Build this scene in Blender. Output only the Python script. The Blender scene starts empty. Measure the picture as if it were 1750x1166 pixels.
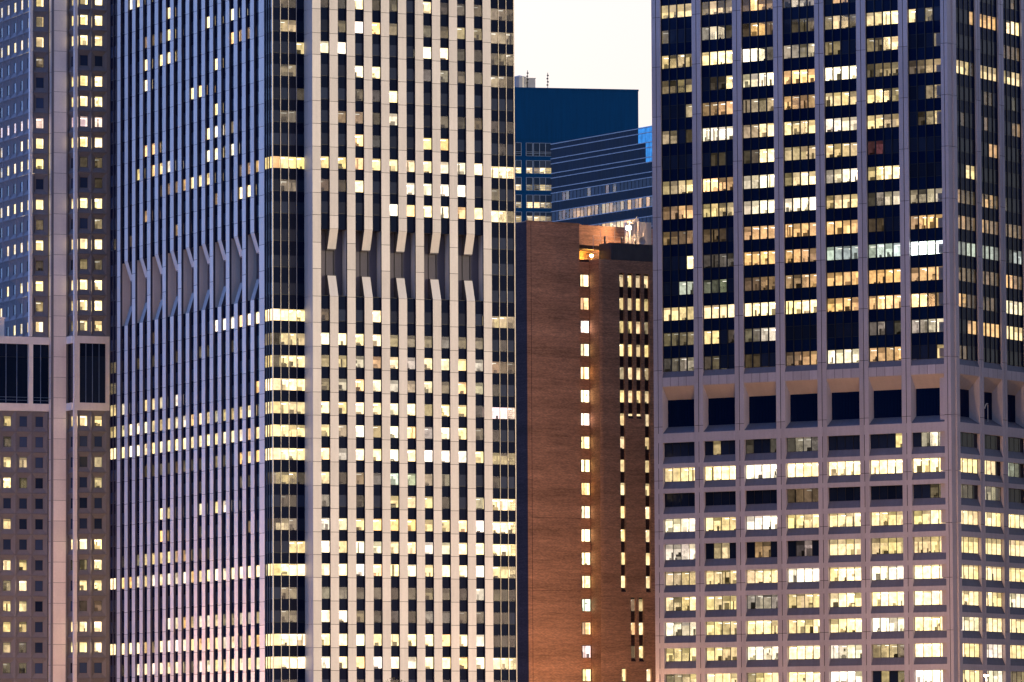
import bpy, bmesh, math, random
from mathutils import Vector, Matrix
R = math.radians

# ------------------------------------------------------------------ camera, sky, sun, exposure
scene = bpy.context.scene
col = scene.collection
cam_d = bpy.data.cameras.new('camera')
cam = bpy.data.objects.new('camera', cam_d)
col.objects.link(cam)
FOC = 9600.0
cam_d.sensor_width = 36.0
cam_d.lens = 36.0 * FOC / 1750.0
cam_d.clip_start = 1.0
cam_d.clip_end = 20000.0
th = math.atan(747.0 / FOC)
ro = -0.0047
fw = Vector((0, math.cos(th), math.sin(th)))
u0 = Vector((0, -math.sin(th), math.cos(th)))
r0 = Vector((1, 0, 0))
rt = r0 * math.cos(ro) + u0 * math.sin(ro)
up = u0 * math.cos(ro) - r0 * math.sin(ro)
m = Matrix((rt, up, -fw)).transposed().to_4x4()
m.translation = Vector((0, 0, 8.0))
cam.matrix_world = m
scene.camera = cam

SUN_AZ = 26.0      # degrees below +X towards the camera side
SUN_EL = 5.0
world = bpy.data.worlds.new('World')
scene.world = world
world.use_nodes = True
wn = world.node_tree.nodes
wl = world.node_tree.links
bg = wn['Background']
sky = wn.new('ShaderNodeTexSky')
sky.sky_type = 'NISHITA'
sky.sun_disc = False
sky.sun_elevation = R(SUN_EL)
sky.sun_rotation = R(90 + SUN_AZ)
sky.air_density = 1.0
sky.dust_density = 1.0
sky.ozone_density = 4.0
hs = wn.new('ShaderNodeHueSaturation')      # a pale, hazy dusk sky
hs.inputs['Saturation'].default_value = 0.5
wl.new(sky.outputs[0], hs.inputs['Color'])
# the afterglow stands behind the towers; the sky over the river, behind the camera, is already deep blue
wtc = wn.new('ShaderNodeTexCoord')
wsep = wn.new('ShaderNodeSeparateXYZ')
wl.new(wtc.outputs['Generated'], wsep.inputs[0])
wmr = wn.new('ShaderNodeMapRange')
wmr.inputs[1].default_value = -1.0; wmr.inputs[2].default_value = 1.0
wl.new(wsep.outputs[1], wmr.inputs[0])
wrp = wn.new('ShaderNodeValToRGB')
wrp.color_ramp.elements[0].position = 0.0
wrp.color_ramp.elements[0].color = (0.44, 0.45, 0.60, 1)
wrp.color_ramp.elements[1].position = 1.0
wrp.color_ramp.elements[1].color = (1.35, 0.91, 0.715, 1)
e_ = wrp.color_ramp.elements.new(0.55); e_.color = (0.80, 0.90, 1.45, 1)
e_ = wrp.color_ramp.elements.new(0.85); e_.color = (1.2, 1.3, 1.75, 1)
wl.new(wmr.outputs[0], wrp.inputs[0])
wmx = wn.new('ShaderNodeMix'); wmx.data_type = 'RGBA'; wmx.blend_type = 'MULTIPLY'; wmx.inputs[0].default_value = 1.0
wl.new(hs.outputs[0], wmx.inputs[6]); wl.new(wrp.outputs[0], wmx.inputs[7])
# warmer towards the sun's side, bluer away from it
wm2 = wn.new('ShaderNodeMapRange'); wm2.inputs[1].default_value = -1.0; wm2.inputs[2].default_value = 1.0
wl.new(wsep.outputs[0], wm2.inputs[0])
wr2 = wn.new('ShaderNodeValToRGB')
wr2.color_ramp.elements[0].position = 0.1; wr2.color_ramp.elements[0].color = (0.80, 0.94, 1.12, 1)
wr2.color_ramp.elements[1].position = 0.95; wr2.color_ramp.elements[1].color = (0.75, 0.56, 0.36, 1)
e_ = wr2.color_ramp.elements.new(0.5); e_.color = (1, 1, 1, 1)
wl.new(wm2.outputs[0], wr2.inputs[0])
wx2 = wn.new('ShaderNodeMix'); wx2.data_type = 'RGBA'; wx2.blend_type = 'MULTIPLY'; wx2.inputs[0].default_value = 1.0
wl.new(wmx.outputs[2], wx2.inputs[6]); wl.new(wr2.outputs[0], wx2.inputs[7])
wl.new(wx2.outputs[2], bg.inputs[0])
bg.inputs[1].default_value = 0.12
sun_d = bpy.data.lights.new('sun', 'SUN')
sun_d.energy = 0.40
sun_d.angle = R(10)
sun_d.color = (1.0, 0.80, 0.42)
sun = bpy.data.objects.new('sun', sun_d)
col.objects.link(sun)
to_sun = Vector((math.cos(R(SUN_AZ)) * math.cos(R(SUN_EL)), -math.sin(R(SUN_AZ)) * math.cos(R(SUN_EL)), math.sin(R(SUN_EL))))
sun.rotation_euler = to_sun.to_track_quat('Z', 'Y').to_euler()
sun.location = (300, 500, 300)
scene.view_settings.view_transform = 'Standard'
scene.view_settings.look = 'None'
scene.view_settings.gamma = 1.0
scene.view_settings.exposure = 2.5
scene.render.engine = 'CYCLES'
scene.cycles.max_bounces = 6
scene.cycles.diffuse_bounces = 3
scene.cycles.glossy_bounces = 3
scene.cycles.transparent_max_bounces = 8
scene.cycles.sample_clamp_indirect = 4.0

# ------------------------------------------------------------------ materials
def new_mat(name):
    mt = bpy.data.materials.new(name)
    mt.use_nodes = True
    nt = mt.node_tree
    return mt, nt.nodes, nt.links, nt.nodes['Principled BSDF']

def weathered(name, base, var=0.16, rough=0.8, streak=0.5, spec=0.3, blotch=0.25):
    """wall finish with vertical rain streaks and broad blotches, in metres on the face"""
    mt, n, l, b = new_mat(name)
    uv = n.new('ShaderNodeUVMap')
    mp = n.new('ShaderNodeMapping')
    mp.inputs['Scale'].default_value = (1.6, 0.09, 1)
    l.new(uv.outputs[0], mp.inputs[0])
    n1 = n.new('ShaderNodeTexNoise'); n1.inputs['Scale'].default_value = 1.0; n1.inputs['Detail'].default_value = 5
    l.new(mp.outputs[0], n1.inputs['Vector'])
    n2 = n.new('ShaderNodeTexNoise'); n2.inputs['Scale'].default_value = blotch; n2.inputs['Detail'].default_value = 6
    tc = n.new('ShaderNodeTexCoord')
    l.new(tc.outputs['Object'], n2.inputs['Vector'])
    n3 = n.new('ShaderNodeTexNoise'); n3.inputs['Scale'].default_value = 3.5; n3.inputs['Detail'].default_value = 4
    l.new(tc.outputs['Object'], n3.inputs['Vector'])
    mx = n.new('ShaderNodeMix'); mx.data_type = 'FLOAT'; mx.inputs[0].default_value = streak
    l.new(n2.outputs[0], mx.inputs[2]); l.new(n1.outputs[0], mx.inputs[3])
    mx2 = n.new('ShaderNodeMix'); mx2.data_type = 'FLOAT'; mx2.inputs[0].default_value = 0.3
    l.new(mx.outputs[0], mx2.inputs[2]); l.new(n3.outputs[0], mx2.inputs[3])
    rp = n.new('ShaderNodeMapRange')
    rp.inputs[1].default_value = 0.3; rp.inputs[2].default_value = 0.7
    rp.inputs[3].default_value = 1 - var; rp.inputs[4].default_value = 1 + var
    l.new(mx2.outputs[0], rp.inputs[0])
    vm = n.new('ShaderNodeVectorMath'); vm.operation = 'SCALE'
    vm.inputs[0].default_value = base
    at = n.new('ShaderNodeAttribute'); at.attribute_name = 'glow'      # panels differ a little in tone
    sx = n.new('ShaderNodeSeparateColor'); l.new(at.outputs['Color'], sx.inputs[0])
    tn = n.new('ShaderNodeMath'); tn.operation = 'ADD'; tn.inputs[1].default_value = 1.0
    l.new(sx.outputs[0], tn.inputs[0])
    ml = n.new('ShaderNodeMath'); ml.operation = 'MULTIPLY'
    l.new(rp.outputs[0], ml.inputs[0]); l.new(tn.outputs[0], ml.inputs[1])
    l.new(ml.outputs[0], vm.inputs['Scale'])
    l.new(vm.outputs[0], b.inputs['Base Color'])
    b.inputs['Roughness'].default_value = rough
    b.inputs['Specular IOR Level'].default_value = spec
    return mt

def tone(k=.1):
    return (TONE.uniform(-k, k), 0, 0)
TONE = random.Random(99)

def brick_mat(name, base):
    mt, n, l, b = new_mat(name)
    uv = n.new('ShaderNodeUVMap')
    br = n.new('ShaderNodeTexBrick')
    br.inputs['Scale'].default_value = 1.0
    br.inputs['Brick Width'].default_value = 0.42
    br.inputs['Row Height'].default_value = 0.14
    br.inputs['Mortar Size'].default_value = 0.012
    br.inputs['Color1'].default_value = (base[0] * 1.25, base[1] * 1.2, base[2] * 1.15, 1)
    br.inputs['Color2'].default_value = (base[0] * 0.75, base[1] * 0.75, base[2] * 0.78, 1)
    br.inputs['Mortar'].default_value = (base[0] * 0.8, base[1] * 0.85, base[2] * 0.9, 1)
    l.new(uv.outputs[0], br.inputs['Vector'])
    mp = n.new('ShaderNodeMapping'); mp.inputs['Scale'].default_value = (0.22, 2.6, 1)
    l.new(uv.outputs[0], mp.inputs[0])
    ns = n.new('ShaderNodeTexNoise'); ns.inputs['Scale'].default_value = 1.0; ns.inputs['Detail'].default_value = 6; ns.inputs['Roughness'].default_value = 0.65
    l.new(mp.outputs[0], ns.inputs['Vector'])
    mp2 = n.new('ShaderNodeMapping'); mp2.inputs['Scale'].default_value = (0.03, 0.28, 1)
    l.new(uv.outputs[0], mp2.inputs[0])
    ns2 = n.new('ShaderNodeTexNoise'); ns2.inputs['Scale'].default_value = 1.0; ns2.inputs['Detail'].default_value = 3
    l.new(mp2.outputs[0], ns2.inputs['Vector'])
    ad = n.new('ShaderNodeMath'); ad.operation = 'ADD'
    l.new(ns.outputs[0], ad.inputs[0]); l.new(ns2.outputs[0], ad.inputs[1])
    rp = n.new('ShaderNodeMapRange'); rp.inputs[1].default_value = 0.65; rp.inputs[2].default_value = 1.35
    rp.inputs[3].default_value = 0.55; rp.inputs[4].default_value = 1.45
    l.new(ad.outputs[0], rp.inputs[0])
    vm = n.new('ShaderNodeVectorMath'); vm.operation = 'SCALE'
    l.new(br.outputs[0], vm.inputs[0]); l.new(rp.outputs[0], vm.inputs['Scale'])
    l.new(vm.outputs[0], b.inputs['Base Color'])
    b.inputs['Roughness'].default_value = 0.9
    b.inputs['Specular IOR Level'].default_value = 0.2
    return mt

def plain(name, base, rough=0.5, metal=0.0, spec=0.4, var=0.12):
    mt, n, l, b = new_mat(name)
    tc = n.new('ShaderNodeTexCoord')
    ns = n.new('ShaderNodeTexNoise'); ns.inputs['Scale'].default_value = 0.9; ns.inputs['Detail'].default_value = 4
    l.new(tc.outputs['Object'], ns.inputs['Vector'])
    rp = n.new('ShaderNodeMapRange'); rp.inputs[1].default_value = 0.3; rp.inputs[2].default_value = 0.7
    rp.inputs[3].default_value = 1 - var; rp.inputs[4].default_value = 1 + var
    l.new(ns.outputs[0], rp.inputs[0])
    vm = n.new('ShaderNodeVectorMath'); vm.operation = 'SCALE'; vm.inputs[0].default_value = base
    l.new(rp.outputs[0], vm.inputs['Scale']); l.new(vm.outputs[0], b.inputs['Base Color'])
    b.inputs['Roughness'].default_value = rough
    b.inputs['Metallic'].default_value = metal
    b.inputs['Specular IOR Level'].default_value = spec
    return mt

def dark_glass(name, base, rough=0.05, spec=0.5, wav=0.012):
    """opaque tinted glass; panes bow a little so reflections break up. 'glow' tints pane to pane"""
    mt, n, l, b = new_mat(name)
    at = n.new('ShaderNodeAttribute'); at.attribute_name = 'glow'
    vm = n.new('ShaderNodeVectorMath'); vm.operation = 'ADD'; vm.inputs[0].default_value = base
    l.new(at.outputs['Color'], vm.inputs[1])
    l.new(vm.outputs[0], b.inputs['Base Color'])
    b.inputs['Roughness'].default_value = rough
    b.inputs['Specular IOR Level'].default_value = spec
    tc = n.new('ShaderNodeTexCoord')
    ns = n.new('ShaderNodeTexNoise'); ns.inputs['Scale'].default_value = 0.8; ns.inputs['Detail'].default_value = 2
    l.new(tc.outputs['Object'], ns.inputs['Vector'])
    bp = n.new('ShaderNodeBump'); bp.inputs['Strength'].default_value = 1.0; bp.inputs['Distance'].default_value = wav
    l.new(ns.outputs[0], bp.inputs['Height']); l.new(bp.outputs[0], b.inputs['Normal'])
    return mt

def clear_glass(name):
    mt = bpy.data.materials.new(name); mt.use_nodes = True
    n = mt.node_tree.nodes; l = mt.node_tree.links
    n.clear()
    out = n.new('ShaderNodeOutputMaterial')
    tr = n.new('ShaderNodeBsdfTransparent'); tr.inputs[0].default_value = (0.96, 0.96, 0.95, 1)
    gl = n.new('ShaderNodeBsdfGlossy'); gl.inputs['Roughness'].default_value = 0.04
    fr = n.new('ShaderNodeFresnel'); fr.inputs[0].default_value = 1.45
    mx = n.new('ShaderNodeMixShader')
    l.new(fr.outputs[0], mx.inputs[0]); l.new(tr.outputs[0], mx.inputs[1]); l.new(gl.outputs[0], mx.inputs[2])
    l.new(mx.outputs[0], out.inputs[0])
    return mt

def room_mat(name):
    """lit office interior: every surface glows with its own level (face attribute), broken up by clutter"""
    mt = bpy.data.materials.new(name); mt.use_nodes = True
    n = mt.node_tree.nodes; l = mt.node_tree.links
    n.clear()
    out = n.new('ShaderNodeOutputMaterial')
    em = n.new('ShaderNodeEmission')
    at = n.new('ShaderNodeAttribute'); at.attribute_name = 'glow'
    tc = n.new('ShaderNodeTexCoord')
    mp = n.new('ShaderNodeMapping'); mp.inputs['Scale'].default_value = (0.8, 0.8, 1.5)
    l.new(tc.outputs['Object'], mp.inputs[0])
    ns = n.new('ShaderNodeTexNoise'); ns.inputs['Scale'].default_value = 0.8; ns.inputs['Detail'].default_value = 3; ns.inputs['Roughness'].default_value = 0.55
    l.new(mp.outputs[0], ns.inputs['Vector'])
    rp = n.new('ShaderNodeMapRange'); rp.inputs[1].default_value = 0.32; rp.inputs[2].default_value = 0.62
    rp.inputs[3].default_value = 0.62; rp.inputs[4].default_value = 1.12
    l.new(ns.outputs[0], rp.inputs[0])
    vm = n.new('ShaderNodeVectorMath'); vm.operation = 'SCALE'
    l.new(at.outputs['Color'], vm.inputs[0]); l.new(rp.outputs[0], vm.inputs['Scale'])
    l.new(vm.outputs[0], em.inputs[0])
    l.new(em.outputs[0], out.inputs[0])
    return mt

def lamp_mat(name, c, e):
    mt, n, l, b = new_mat(name)
    b.inputs['Emission Color'].default_value = (*c, 1)
    b.inputs['Emission Strength'].default_value = e
    return mt

M = {}
M['concrete'] = weathered('grey_concrete', (0.46, 0.435, 0.455), 0.16, 0.85, 0.6)
M['soffit'] = weathered('pale_soffit_concrete', (0.50, 0.44, 0.40), 0.12, 0.85, 0.4)
M['sill'] = weathered('weathered_sill', (0.13, 0.135, 0.165), 0.2, 0.7, 0.6)
M['panel'] = weathered('pale_metal_panel', (0.63, 0.595, 0.565), 0.11, 0.55, 0.65, 0.3)
M['slant'] = weathered('dimmed_sloping_panel', (0.24, 0.25, 0.27), 0.15, 0.7, 0.6)  # pale panel darkened in colour to dim the skylight on slopes
M['jamb'] = plain('dark_bronze_jamb', (0.05, 0.05, 0.075), 0.5)
M['backing'] = plain('joint_backing', (0.03, 0.03, 0.035), 0.9)
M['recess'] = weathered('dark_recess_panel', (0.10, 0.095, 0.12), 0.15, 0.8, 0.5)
M['precast'] = weathered('brown_precast', (0.19, 0.187, 0.212), 0.14, 0.9, 0.4)
M['precast_pale'] = weathered('pale_precast', (0.85, 0.79, 0.745), 0.12, 0.85, 0.45)
M['brick'] = brick_mat('red_brown_brick', (0.48, 0.285, 0.19))
M['brick_dark_shaded'] = brick_mat('dark_and_shaded_brick', (0.045, 0.032, 0.04))  # dark brickwork; also puts shade into the left face's colour
M['metal_grey'] = plain('ribbed_grey_metal', (0.10, 0.105, 0.12), 0.55)
M['steel_white'] = plain('white_steel', (0.6, 0.58, 0.55), 0.5)
M['steel_dark'] = plain('dark_steel', (0.05, 0.05, 0.06), 0.5)
M['blue_wall'] = weathered('navy_cladding', (0.0004, 0.029, 0.11), 0.22, 0.75, 0.8, 0.04)
M['sky_reflection'] = plain('sky_reflection_patch', (0.035, 0.15, 0.22), 0.08, 1.0, 0.5, 0.3)  # blue metal panes that stand in for a patch of reflected sky
M['blue_frame'] = plain('pale_blue_frame', (0.14, 0.21, 0.34), 0.5)
M['stripe'] = plain('pale_metal_stripe', (0.30, 0.32, 0.36), 0.4)
M['spandrel'] = dark_glass('spandrel_glass', (0.0012, 0.005, 0.022), 0.07, 0.03)
M['spandrel_blue'] = dark_glass('blue_spandrel_glass', (0.002, 0.009, 0.04), 0.07, 0.03)
M['dark'] = dark_glass('unlit_window_glass', (0.004, 0.008, 0.022), 0.05, 0.10)
M['mullion'] = plain('black_mullion', (0.008, 0.01, 0.016), 0.5)
M['mullion_pale'] = plain('bright_metal_mullion', (0.42, 0.38, 0.35), 0.4, 0.2)
M['glass'] = clear_glass('clear_window_glass')
M['room'] = room_mat('lit_room')
M['ground'] = weathered('asphalt_ground', (0.06, 0.058, 0.055), 0.2, 0.9)
M['roof'] = plain('roof_gravel', (0.10, 0.10, 0.10), 0.9)
M['bark'] = plain('bark', (0.05, 0.035, 0.025), 0.9)
M['leaf'] = plain('leaf', (0.045, 0.055, 0.03), 0.7)
M['lamp_orange'] = lamp_mat('sodium_lamp_face', (1.0, 0.55, 0.16), 60)
M['lamp_warm'] = lamp_mat('warm_lamp_face', (1.0, 0.78, 0.5), 60)

# ------------------------------------------------------------------ mesh builder
class Frame:
    """plan frame of a wall: s along it, d outward, z up"""
    def __init__(self, o, ang, flip=False):
        a = R(ang)
        self.o = Vector((o[0], o[1], 0))
        self.u = Vector((math.cos(a), math.sin(a), 0))
        self.n = Vector((self.u.y, -self.u.x, 0))
        if flip:
            self.n = -self.n
        self.flip = flip
    def p(self, s, d, z):
        v = self.o + self.u * s + self.n * d
        return (v.x, v.y, z)

class MB:
    def __init__(self, fr):
        self.f = fr
        self.v = []; self.fc = []; self.mi = []; self.gl = []; self.uv = []
        self.mats = []
    def mat(self, k):
        if k not in self.mats:
            self.mats.append(k)
        return self.mats.index(k)
    def face(self, pts, k, glow=(0, 0, 0), fr=None):
        f = fr or self.f
        i = len(self.v)
        if f.flip:
            pts = pts[::-1]
        P = [f.p(*q) for q in pts]
        self.v += P
        self.fc.append(tuple(range(i, i + len(pts))))
        self.mi.append(self.mat(k)); self.gl.append(glow)
        ds = max(q[0] for q in pts) - min(q[0] for q in pts)
        dd = max(q[1] for q in pts) - min(q[1] for q in pts)
        dz = max(q[2] for q in pts) - min(q[2] for q in pts)
        for q in pts:
            if dz < 1e-4:
                self.uv.append((q[0], q[1]))
            elif ds < 1e-4:
                self.uv.append((q[1] + 0.37, q[2]))
            else:
                self.uv.append((q[0], q[2]))
    def vq(self, s0, s1, d, z0, z1, k, glow=(0, 0, 0), fr=None):
        self.face([(s0, d, z0), (s1, d, z0), (s1, d, z1), (s0, d, z1)], k, glow, fr)
    def box(self, s0, s1, d0, d1, z0, z1, k, sk=None, glow=(0, 0, 0), fr=None):
        sk = sk or k
        self.vq(s0, s1, d1, z0, z1, k, glow, fr)
        self.vq(s0, s1, d0, z0, z1, k, glow, fr)
        self.face([(s0, d0, z0), (s0, d1, z0), (s0, d1, z1), (s0, d0, z1)], sk, glow, fr)
        self.face([(s1, d0, z0), (s1, d1, z0), (s1, d1, z1), (s1, d0, z1)], sk, glow, fr)
        self.face([(s0, d0, z0), (s1, d0, z0), (s1, d1, z0), (s0, d1, z0)], k, glow, fr)
        self.face([(s0, d0, z1), (s1, d0, z1), (s1, d1, z1), (s0, d1, z1)], k, glow, fr)
    def build(self, name, parent=None, origin=(0, 0, 0), weld=False):
        me = bpy.data.meshes.new(name)
        ox, oy, oz = origin
        me.from_pydata([(a - ox, b - oy, c - oz) for a, b, c in self.v], [], self.fc)
        for k in self.mats:
            me.materials.append(M[k])
        me.polygons.foreach_set('material_index', self.mi)
        at = me.attributes.new('glow', 'FLOAT_COLOR', 'FACE')
        flat = []
        for g in self.gl:
            flat += [g[0], g[1], g[2], 1.0]
        at.data.foreach_set('color', flat)
        uvl = me.uv_layers.new(name='UVMap')
        flat = []
        for q in self.uv:
            flat += [q[0], q[1]]
        uvl.data.foreach_set('uv', flat)
        if weld:
            b_ = bmesh.new(); b_.from_mesh(me)
            bmesh.ops.remove_doubles(b_, verts=b_.verts, dist=.004)
            b_.to_mesh(me); b_.free()
        me.update()
        o = bpy.data.objects.new(name, me)
        col.objects.link(o)
        if parent is not None:
            o.parent = parent
        elif origin != (0, 0, 0):
            o.location = origin
        return o

def tag(o, label=None, cat=None, group=None, kind=None):
    if label: o['label'] = label
    if cat: o['category'] = cat
    if group: o['group'] = group
    if kind: o['kind'] = kind
    return o

def thing(name, loc, label, cat, group=None):
    o = bpy.data.objects.new(name, None)
    o.empty_display_size = 1.0
    o.location = loc
    col.objects.link(o)
    return tag(o, label, cat, group)

# ------------------------------------------------------------------ lit rooms
TINT = {'w': (1.0, 0.735, 0.35), 'o': (1.0, 0.57, 0.23), 'c': (0.80, 0.92, 0.84), 'g': (0.80, 0.88, 0.58),
        'p': (1.0, 0.70, 0.62), 'n': (1.0, 0.83, 0.56), 'r': (0.8, 0.02, 0.12), 'y': (1.0, 0.74, 0.28)}
LV = [0.0, 0.008, 0.05, 0.11, 0.20, 0.34, 0.54, 0.80, 1.12, 1.7]
GAIN = 0.37

MIX = random.Random(17)
def sc(c, k):
    return (c[0] * k, c[1] * k, c[2] * k)

def pane(mb, s0, s1, d, z0, z1, lv, tint, rng, blind=None, clutter=0.55, deep=None, gain=1.0, pale=0.0):
    """one window opening: dark tinted glass when unlit, else clear glass on a lit room with furniture"""
    if lv <= 1:
        g = 0.004 + 0.012 * rng.random() + 0.012 * lv + pale * rng.random()
        mb.vq(s0, s1, d, z0, z1, 'dark', (g * 0.5, g * 0.8, g * 1.6))
        return
    E = LV[lv] * GAIN * gain * rng.uniform(0.9, 1.1)
    c = TINT[tint]
    f = min(1.0, 0.4 + 0.09 * lv)          # dim rooms read greyer
    c = tuple(p * (1 - f) + q * f for p, q in zip((0.95, 0.80, 0.70), c))
    c = (c[0], c[1] * rng.uniform(0.96, 1.04), c[2] * rng.uniform(0.85, 1.2))
    w = s1 - s0; h = z1 - z0
    D = deep or rng.uniform(1.6, 3.4)
    b = d - D
    mb.vq(s0, s1, d, z0, z1, 'glass')
    # back wall in panels: partitions, doors, boards, lower halves behind desks
    cuts = [s0]
    x = s0
    while x < s1 - 0.35:
        x += rng.uniform(0.25, 1.0)
        if x < s1 - 0.15: cuts.append(x)
    cuts.append(s1)
    for a, e in zip(cuts, cuts[1:]):
        k = rng.uniform(0.8, 1.15)
        if rng.random() < 0.22: k = rng.uniform(0.2, 0.6)
        zm = z0 + h * rng.uniform(0.25, 0.6)
        k2 = k * (rng.uniform(0.3, 0.8) if rng.random() < 0.4 else 1.0)
        mb.vq(a, e, b, zm, z1, 'room', sc(c, E * k))
        mb.vq(a, e, b, z0, zm, 'room', sc(c, E * k2))
        if rng.random() < 0.3 and e - a > 0.25:
            zz = z0 + h * rng.uniform(0.3, 0.6)
            mb.vq(a + 0.06, e - 0.06, b + 0.05, zz, zz + h * rng.uniform(0.1, 0.3), 'room', sc(c, E * rng.uniform(0.1, 0.7)))
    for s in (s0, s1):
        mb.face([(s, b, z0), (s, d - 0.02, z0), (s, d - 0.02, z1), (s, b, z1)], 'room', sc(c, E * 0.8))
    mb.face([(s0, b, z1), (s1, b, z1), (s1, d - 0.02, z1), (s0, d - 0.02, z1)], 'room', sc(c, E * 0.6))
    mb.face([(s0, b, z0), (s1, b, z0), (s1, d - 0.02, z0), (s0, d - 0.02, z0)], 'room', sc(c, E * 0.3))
    # ceiling light fittings hang a little below the ceiling
    if lv >= 3 and rng.random() < 0.8:
        t = d - rng.uniform(0.5, 0.9)
        while t > b + 0.4:
            a = s0 + w * rng.uniform(0.02, 0.3); e = s1 - w * rng.uniform(0.02, 0.3)
            zl = z1 - h * rng.uniform(0.05, 0.16)
            mb.box(a, e, t - 0.25, t, zl - 0.07, zl, 'room', None, sc((1, .93, .78), E * 2.6))
            t -= rng.uniform(1.0, 1.5)
    # furniture, plants and clutter near the glass
    k = 0
    while rng.random() < clutter and k < 4:
        k += 1
        fw_ = rng.uniform(0.12, 0.7) * min(w, 1.4); fh = h * rng.choice([0.1, 0.14, 0.2, 0.28, 0.36, 0.5])
        if rng.random() < .1: fw_, fh = .18, h * .98      # a column or curtain edge
        a = rng.uniform(s0, max(s0, s1 - fw_)); q = d - rng.uniform(0.25, 1.0)
        mb.box(a, min(a + fw_, s1 - 0.01), q - 0.2, q, z0 + 0.01, z0 + fh, 'room', None, sc(c, E * rng.choice([.05, .1, .16, .25, .4])))
    # blind
    if blind is None:
        blind = rng.choice([0, 0, 0, 0, 0.15, 0.25, 0.4]) if lv < 9 else rng.choice([0, 0, 0, 0.12])
    if blind > 0:
        mb.vq(s0 + 0.01, s1 - 0.01, d - 0.08, z1 - h * blind, z1 - 0.01, 'room', sc(c, E * rng.uniform(0.28, 0.45)))

def parse(st):
    """'w8899' -> tint, levels"""
    t = 'w'
    if st and st[0].isalpha():
        t = st[0]; st = st[1:]
    return t, [int(ch) for ch in st]

class Windows:
    """windows of one kind on one building: the 100 that show most become parts, the rest one stuff part"""
    def __init__(self, name, parent, origin):
        self.name, self.parent, self.origin = name, parent, origin
        self.items = []
    def add(self, key, fr, draw, child=None):
        self.items.append((key, fr, draw, child))
    def finish(self, limit=100):
        self.items.sort(key=lambda q: -q[0])
        for key, fr, draw, child in self.items[:limit]:
            mb = MB(fr); draw(mb)
            o = mb.build(self.name, self.parent, self.origin)
            if child:
                cm = MB(fr); child[1](cm)
                cm.build(child[0], o, self.origin)
        rest = self.items[limit:]
        if rest:
            mb = MB(rest[0][1])
            for key, fr, draw, child in rest:
                mb.f = fr
                draw(mb)
                if child: child[1](mb)
            tag(mb.build(self.name, self.parent, self.origin), kind='stuff')

# ------------------------------------------------------------------ ground
gme = bpy.data.meshes.new('ground')
gme.from_pydata([(-9000, -9000, 0), (9000, -9000, 0), (9000, 9000, 0), (-9000, 9000, 0)], [], [(0, 1, 2, 3)])
gme.uv_layers.new(name='UVMap')
gme.materials.append(M['ground'])
g = bpy.data.objects.new('ground', gme); col.objects.link(g); tag(g, kind='structure')

# ------------------------------------------------------------------ concrete tower on the right
rng = random.Random(7)
RO = (73.83, 940.0, 0)
RT = thing('office_tower', RO, 'grey concrete tower with wide four-pane bays between grooved piers and deep square plant openings', 'tower')
FL = Frame(RO, 147.5, True)
FR = Frame(RO, 57.5)
LB = [(1.55 + 8.13 * i, 7.92 + 8.13 * i) for i in range(7)]
RB = [(2.71, 9.79), (11.36, 18.12), (19.93, 26.75), (28.4, 35.2)]
PJ = [139.9, 131.22, 122.49, 113.77, 104.96, 95.77, 87.08, 78.26, 68.47, 59.13, 50.34, 41.18, 32.37, 23.4, 14.5, 5.6]
RTOP = 150.0
def ribbed_pier(fr, s0, s1, groove=True):
    mb = MB(fr)
    mb.box(s0 + .02, s1 - .02, -2.2, -.06, 0, RTOP, 'backing', 'concrete')
    zs = [0] + PJ[::-1] + [RTOP]
    mid = (s0 + s1) / 2
    for za, zb in zip(zs, zs[1:]):
        if groove:
            mb.box(s0, mid - .07, -.5, 0, za + .04, zb - .04, 'concrete', None, tone())
            mb.box(mid + .07, s1, -.5, 0, za + .04, zb - .04, 'concrete', None, tone())
        else:
            mb.box(s0, s1, -.5, 0, za + .04, zb - .04, 'concrete')
    return mb.build('pier', RT, RO)
for i in range(7):
    ribbed_pier(FL, 7.92 + 8.13 * i, 9.68 + 8.13 * i)
for a, b in ((9.79, 11.36), (18.12, 19.93), (26.75, 28.4), (35.2, 36.9)):
    ribbed_pier(FR, a, b)
# notched corner pier
mb = MB(FL)
zs = [0] + PJ[::-1] + [RTOP]
mb.box(.5, 1.5, -3.0, -.5, 0, RTOP, 'concrete')
for za, zb in zip(zs, zs[1:]):
    mb.box(.28, .86, -.62, 0, za + .04, zb - .04, 'concrete')
    mb.box(.98, 1.55, -.62, 0, za + .04, zb - .04, 'concrete')
    mb.box(.62, 1.535, -.63, -.07, za, zb, 'backing')
    mb.box(.55, 1.45, -2.7, -.66, za + .04, zb - .04, 'concrete', fr=FR)
    mb.box(1.57, 2.68, -1.4, 0, za + .04, zb - .04, 'concrete', fr=FR)
    mb.box(.62, 1.5, -.9, -.3, za + .04, zb - .04, 'concrete', fr=FR)
mb.build('corner_pier', RT, RO)
mb = MB(FL)
mb.box(5.0, 56.0, -52, -5.2, 0, RTOP - .3, 'backing')
mb.box(2.0, 57.8, -53, -1.0, RTOP - .3, RTOP + .4, 'concrete')
mb.build('core', RT, RO)

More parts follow.
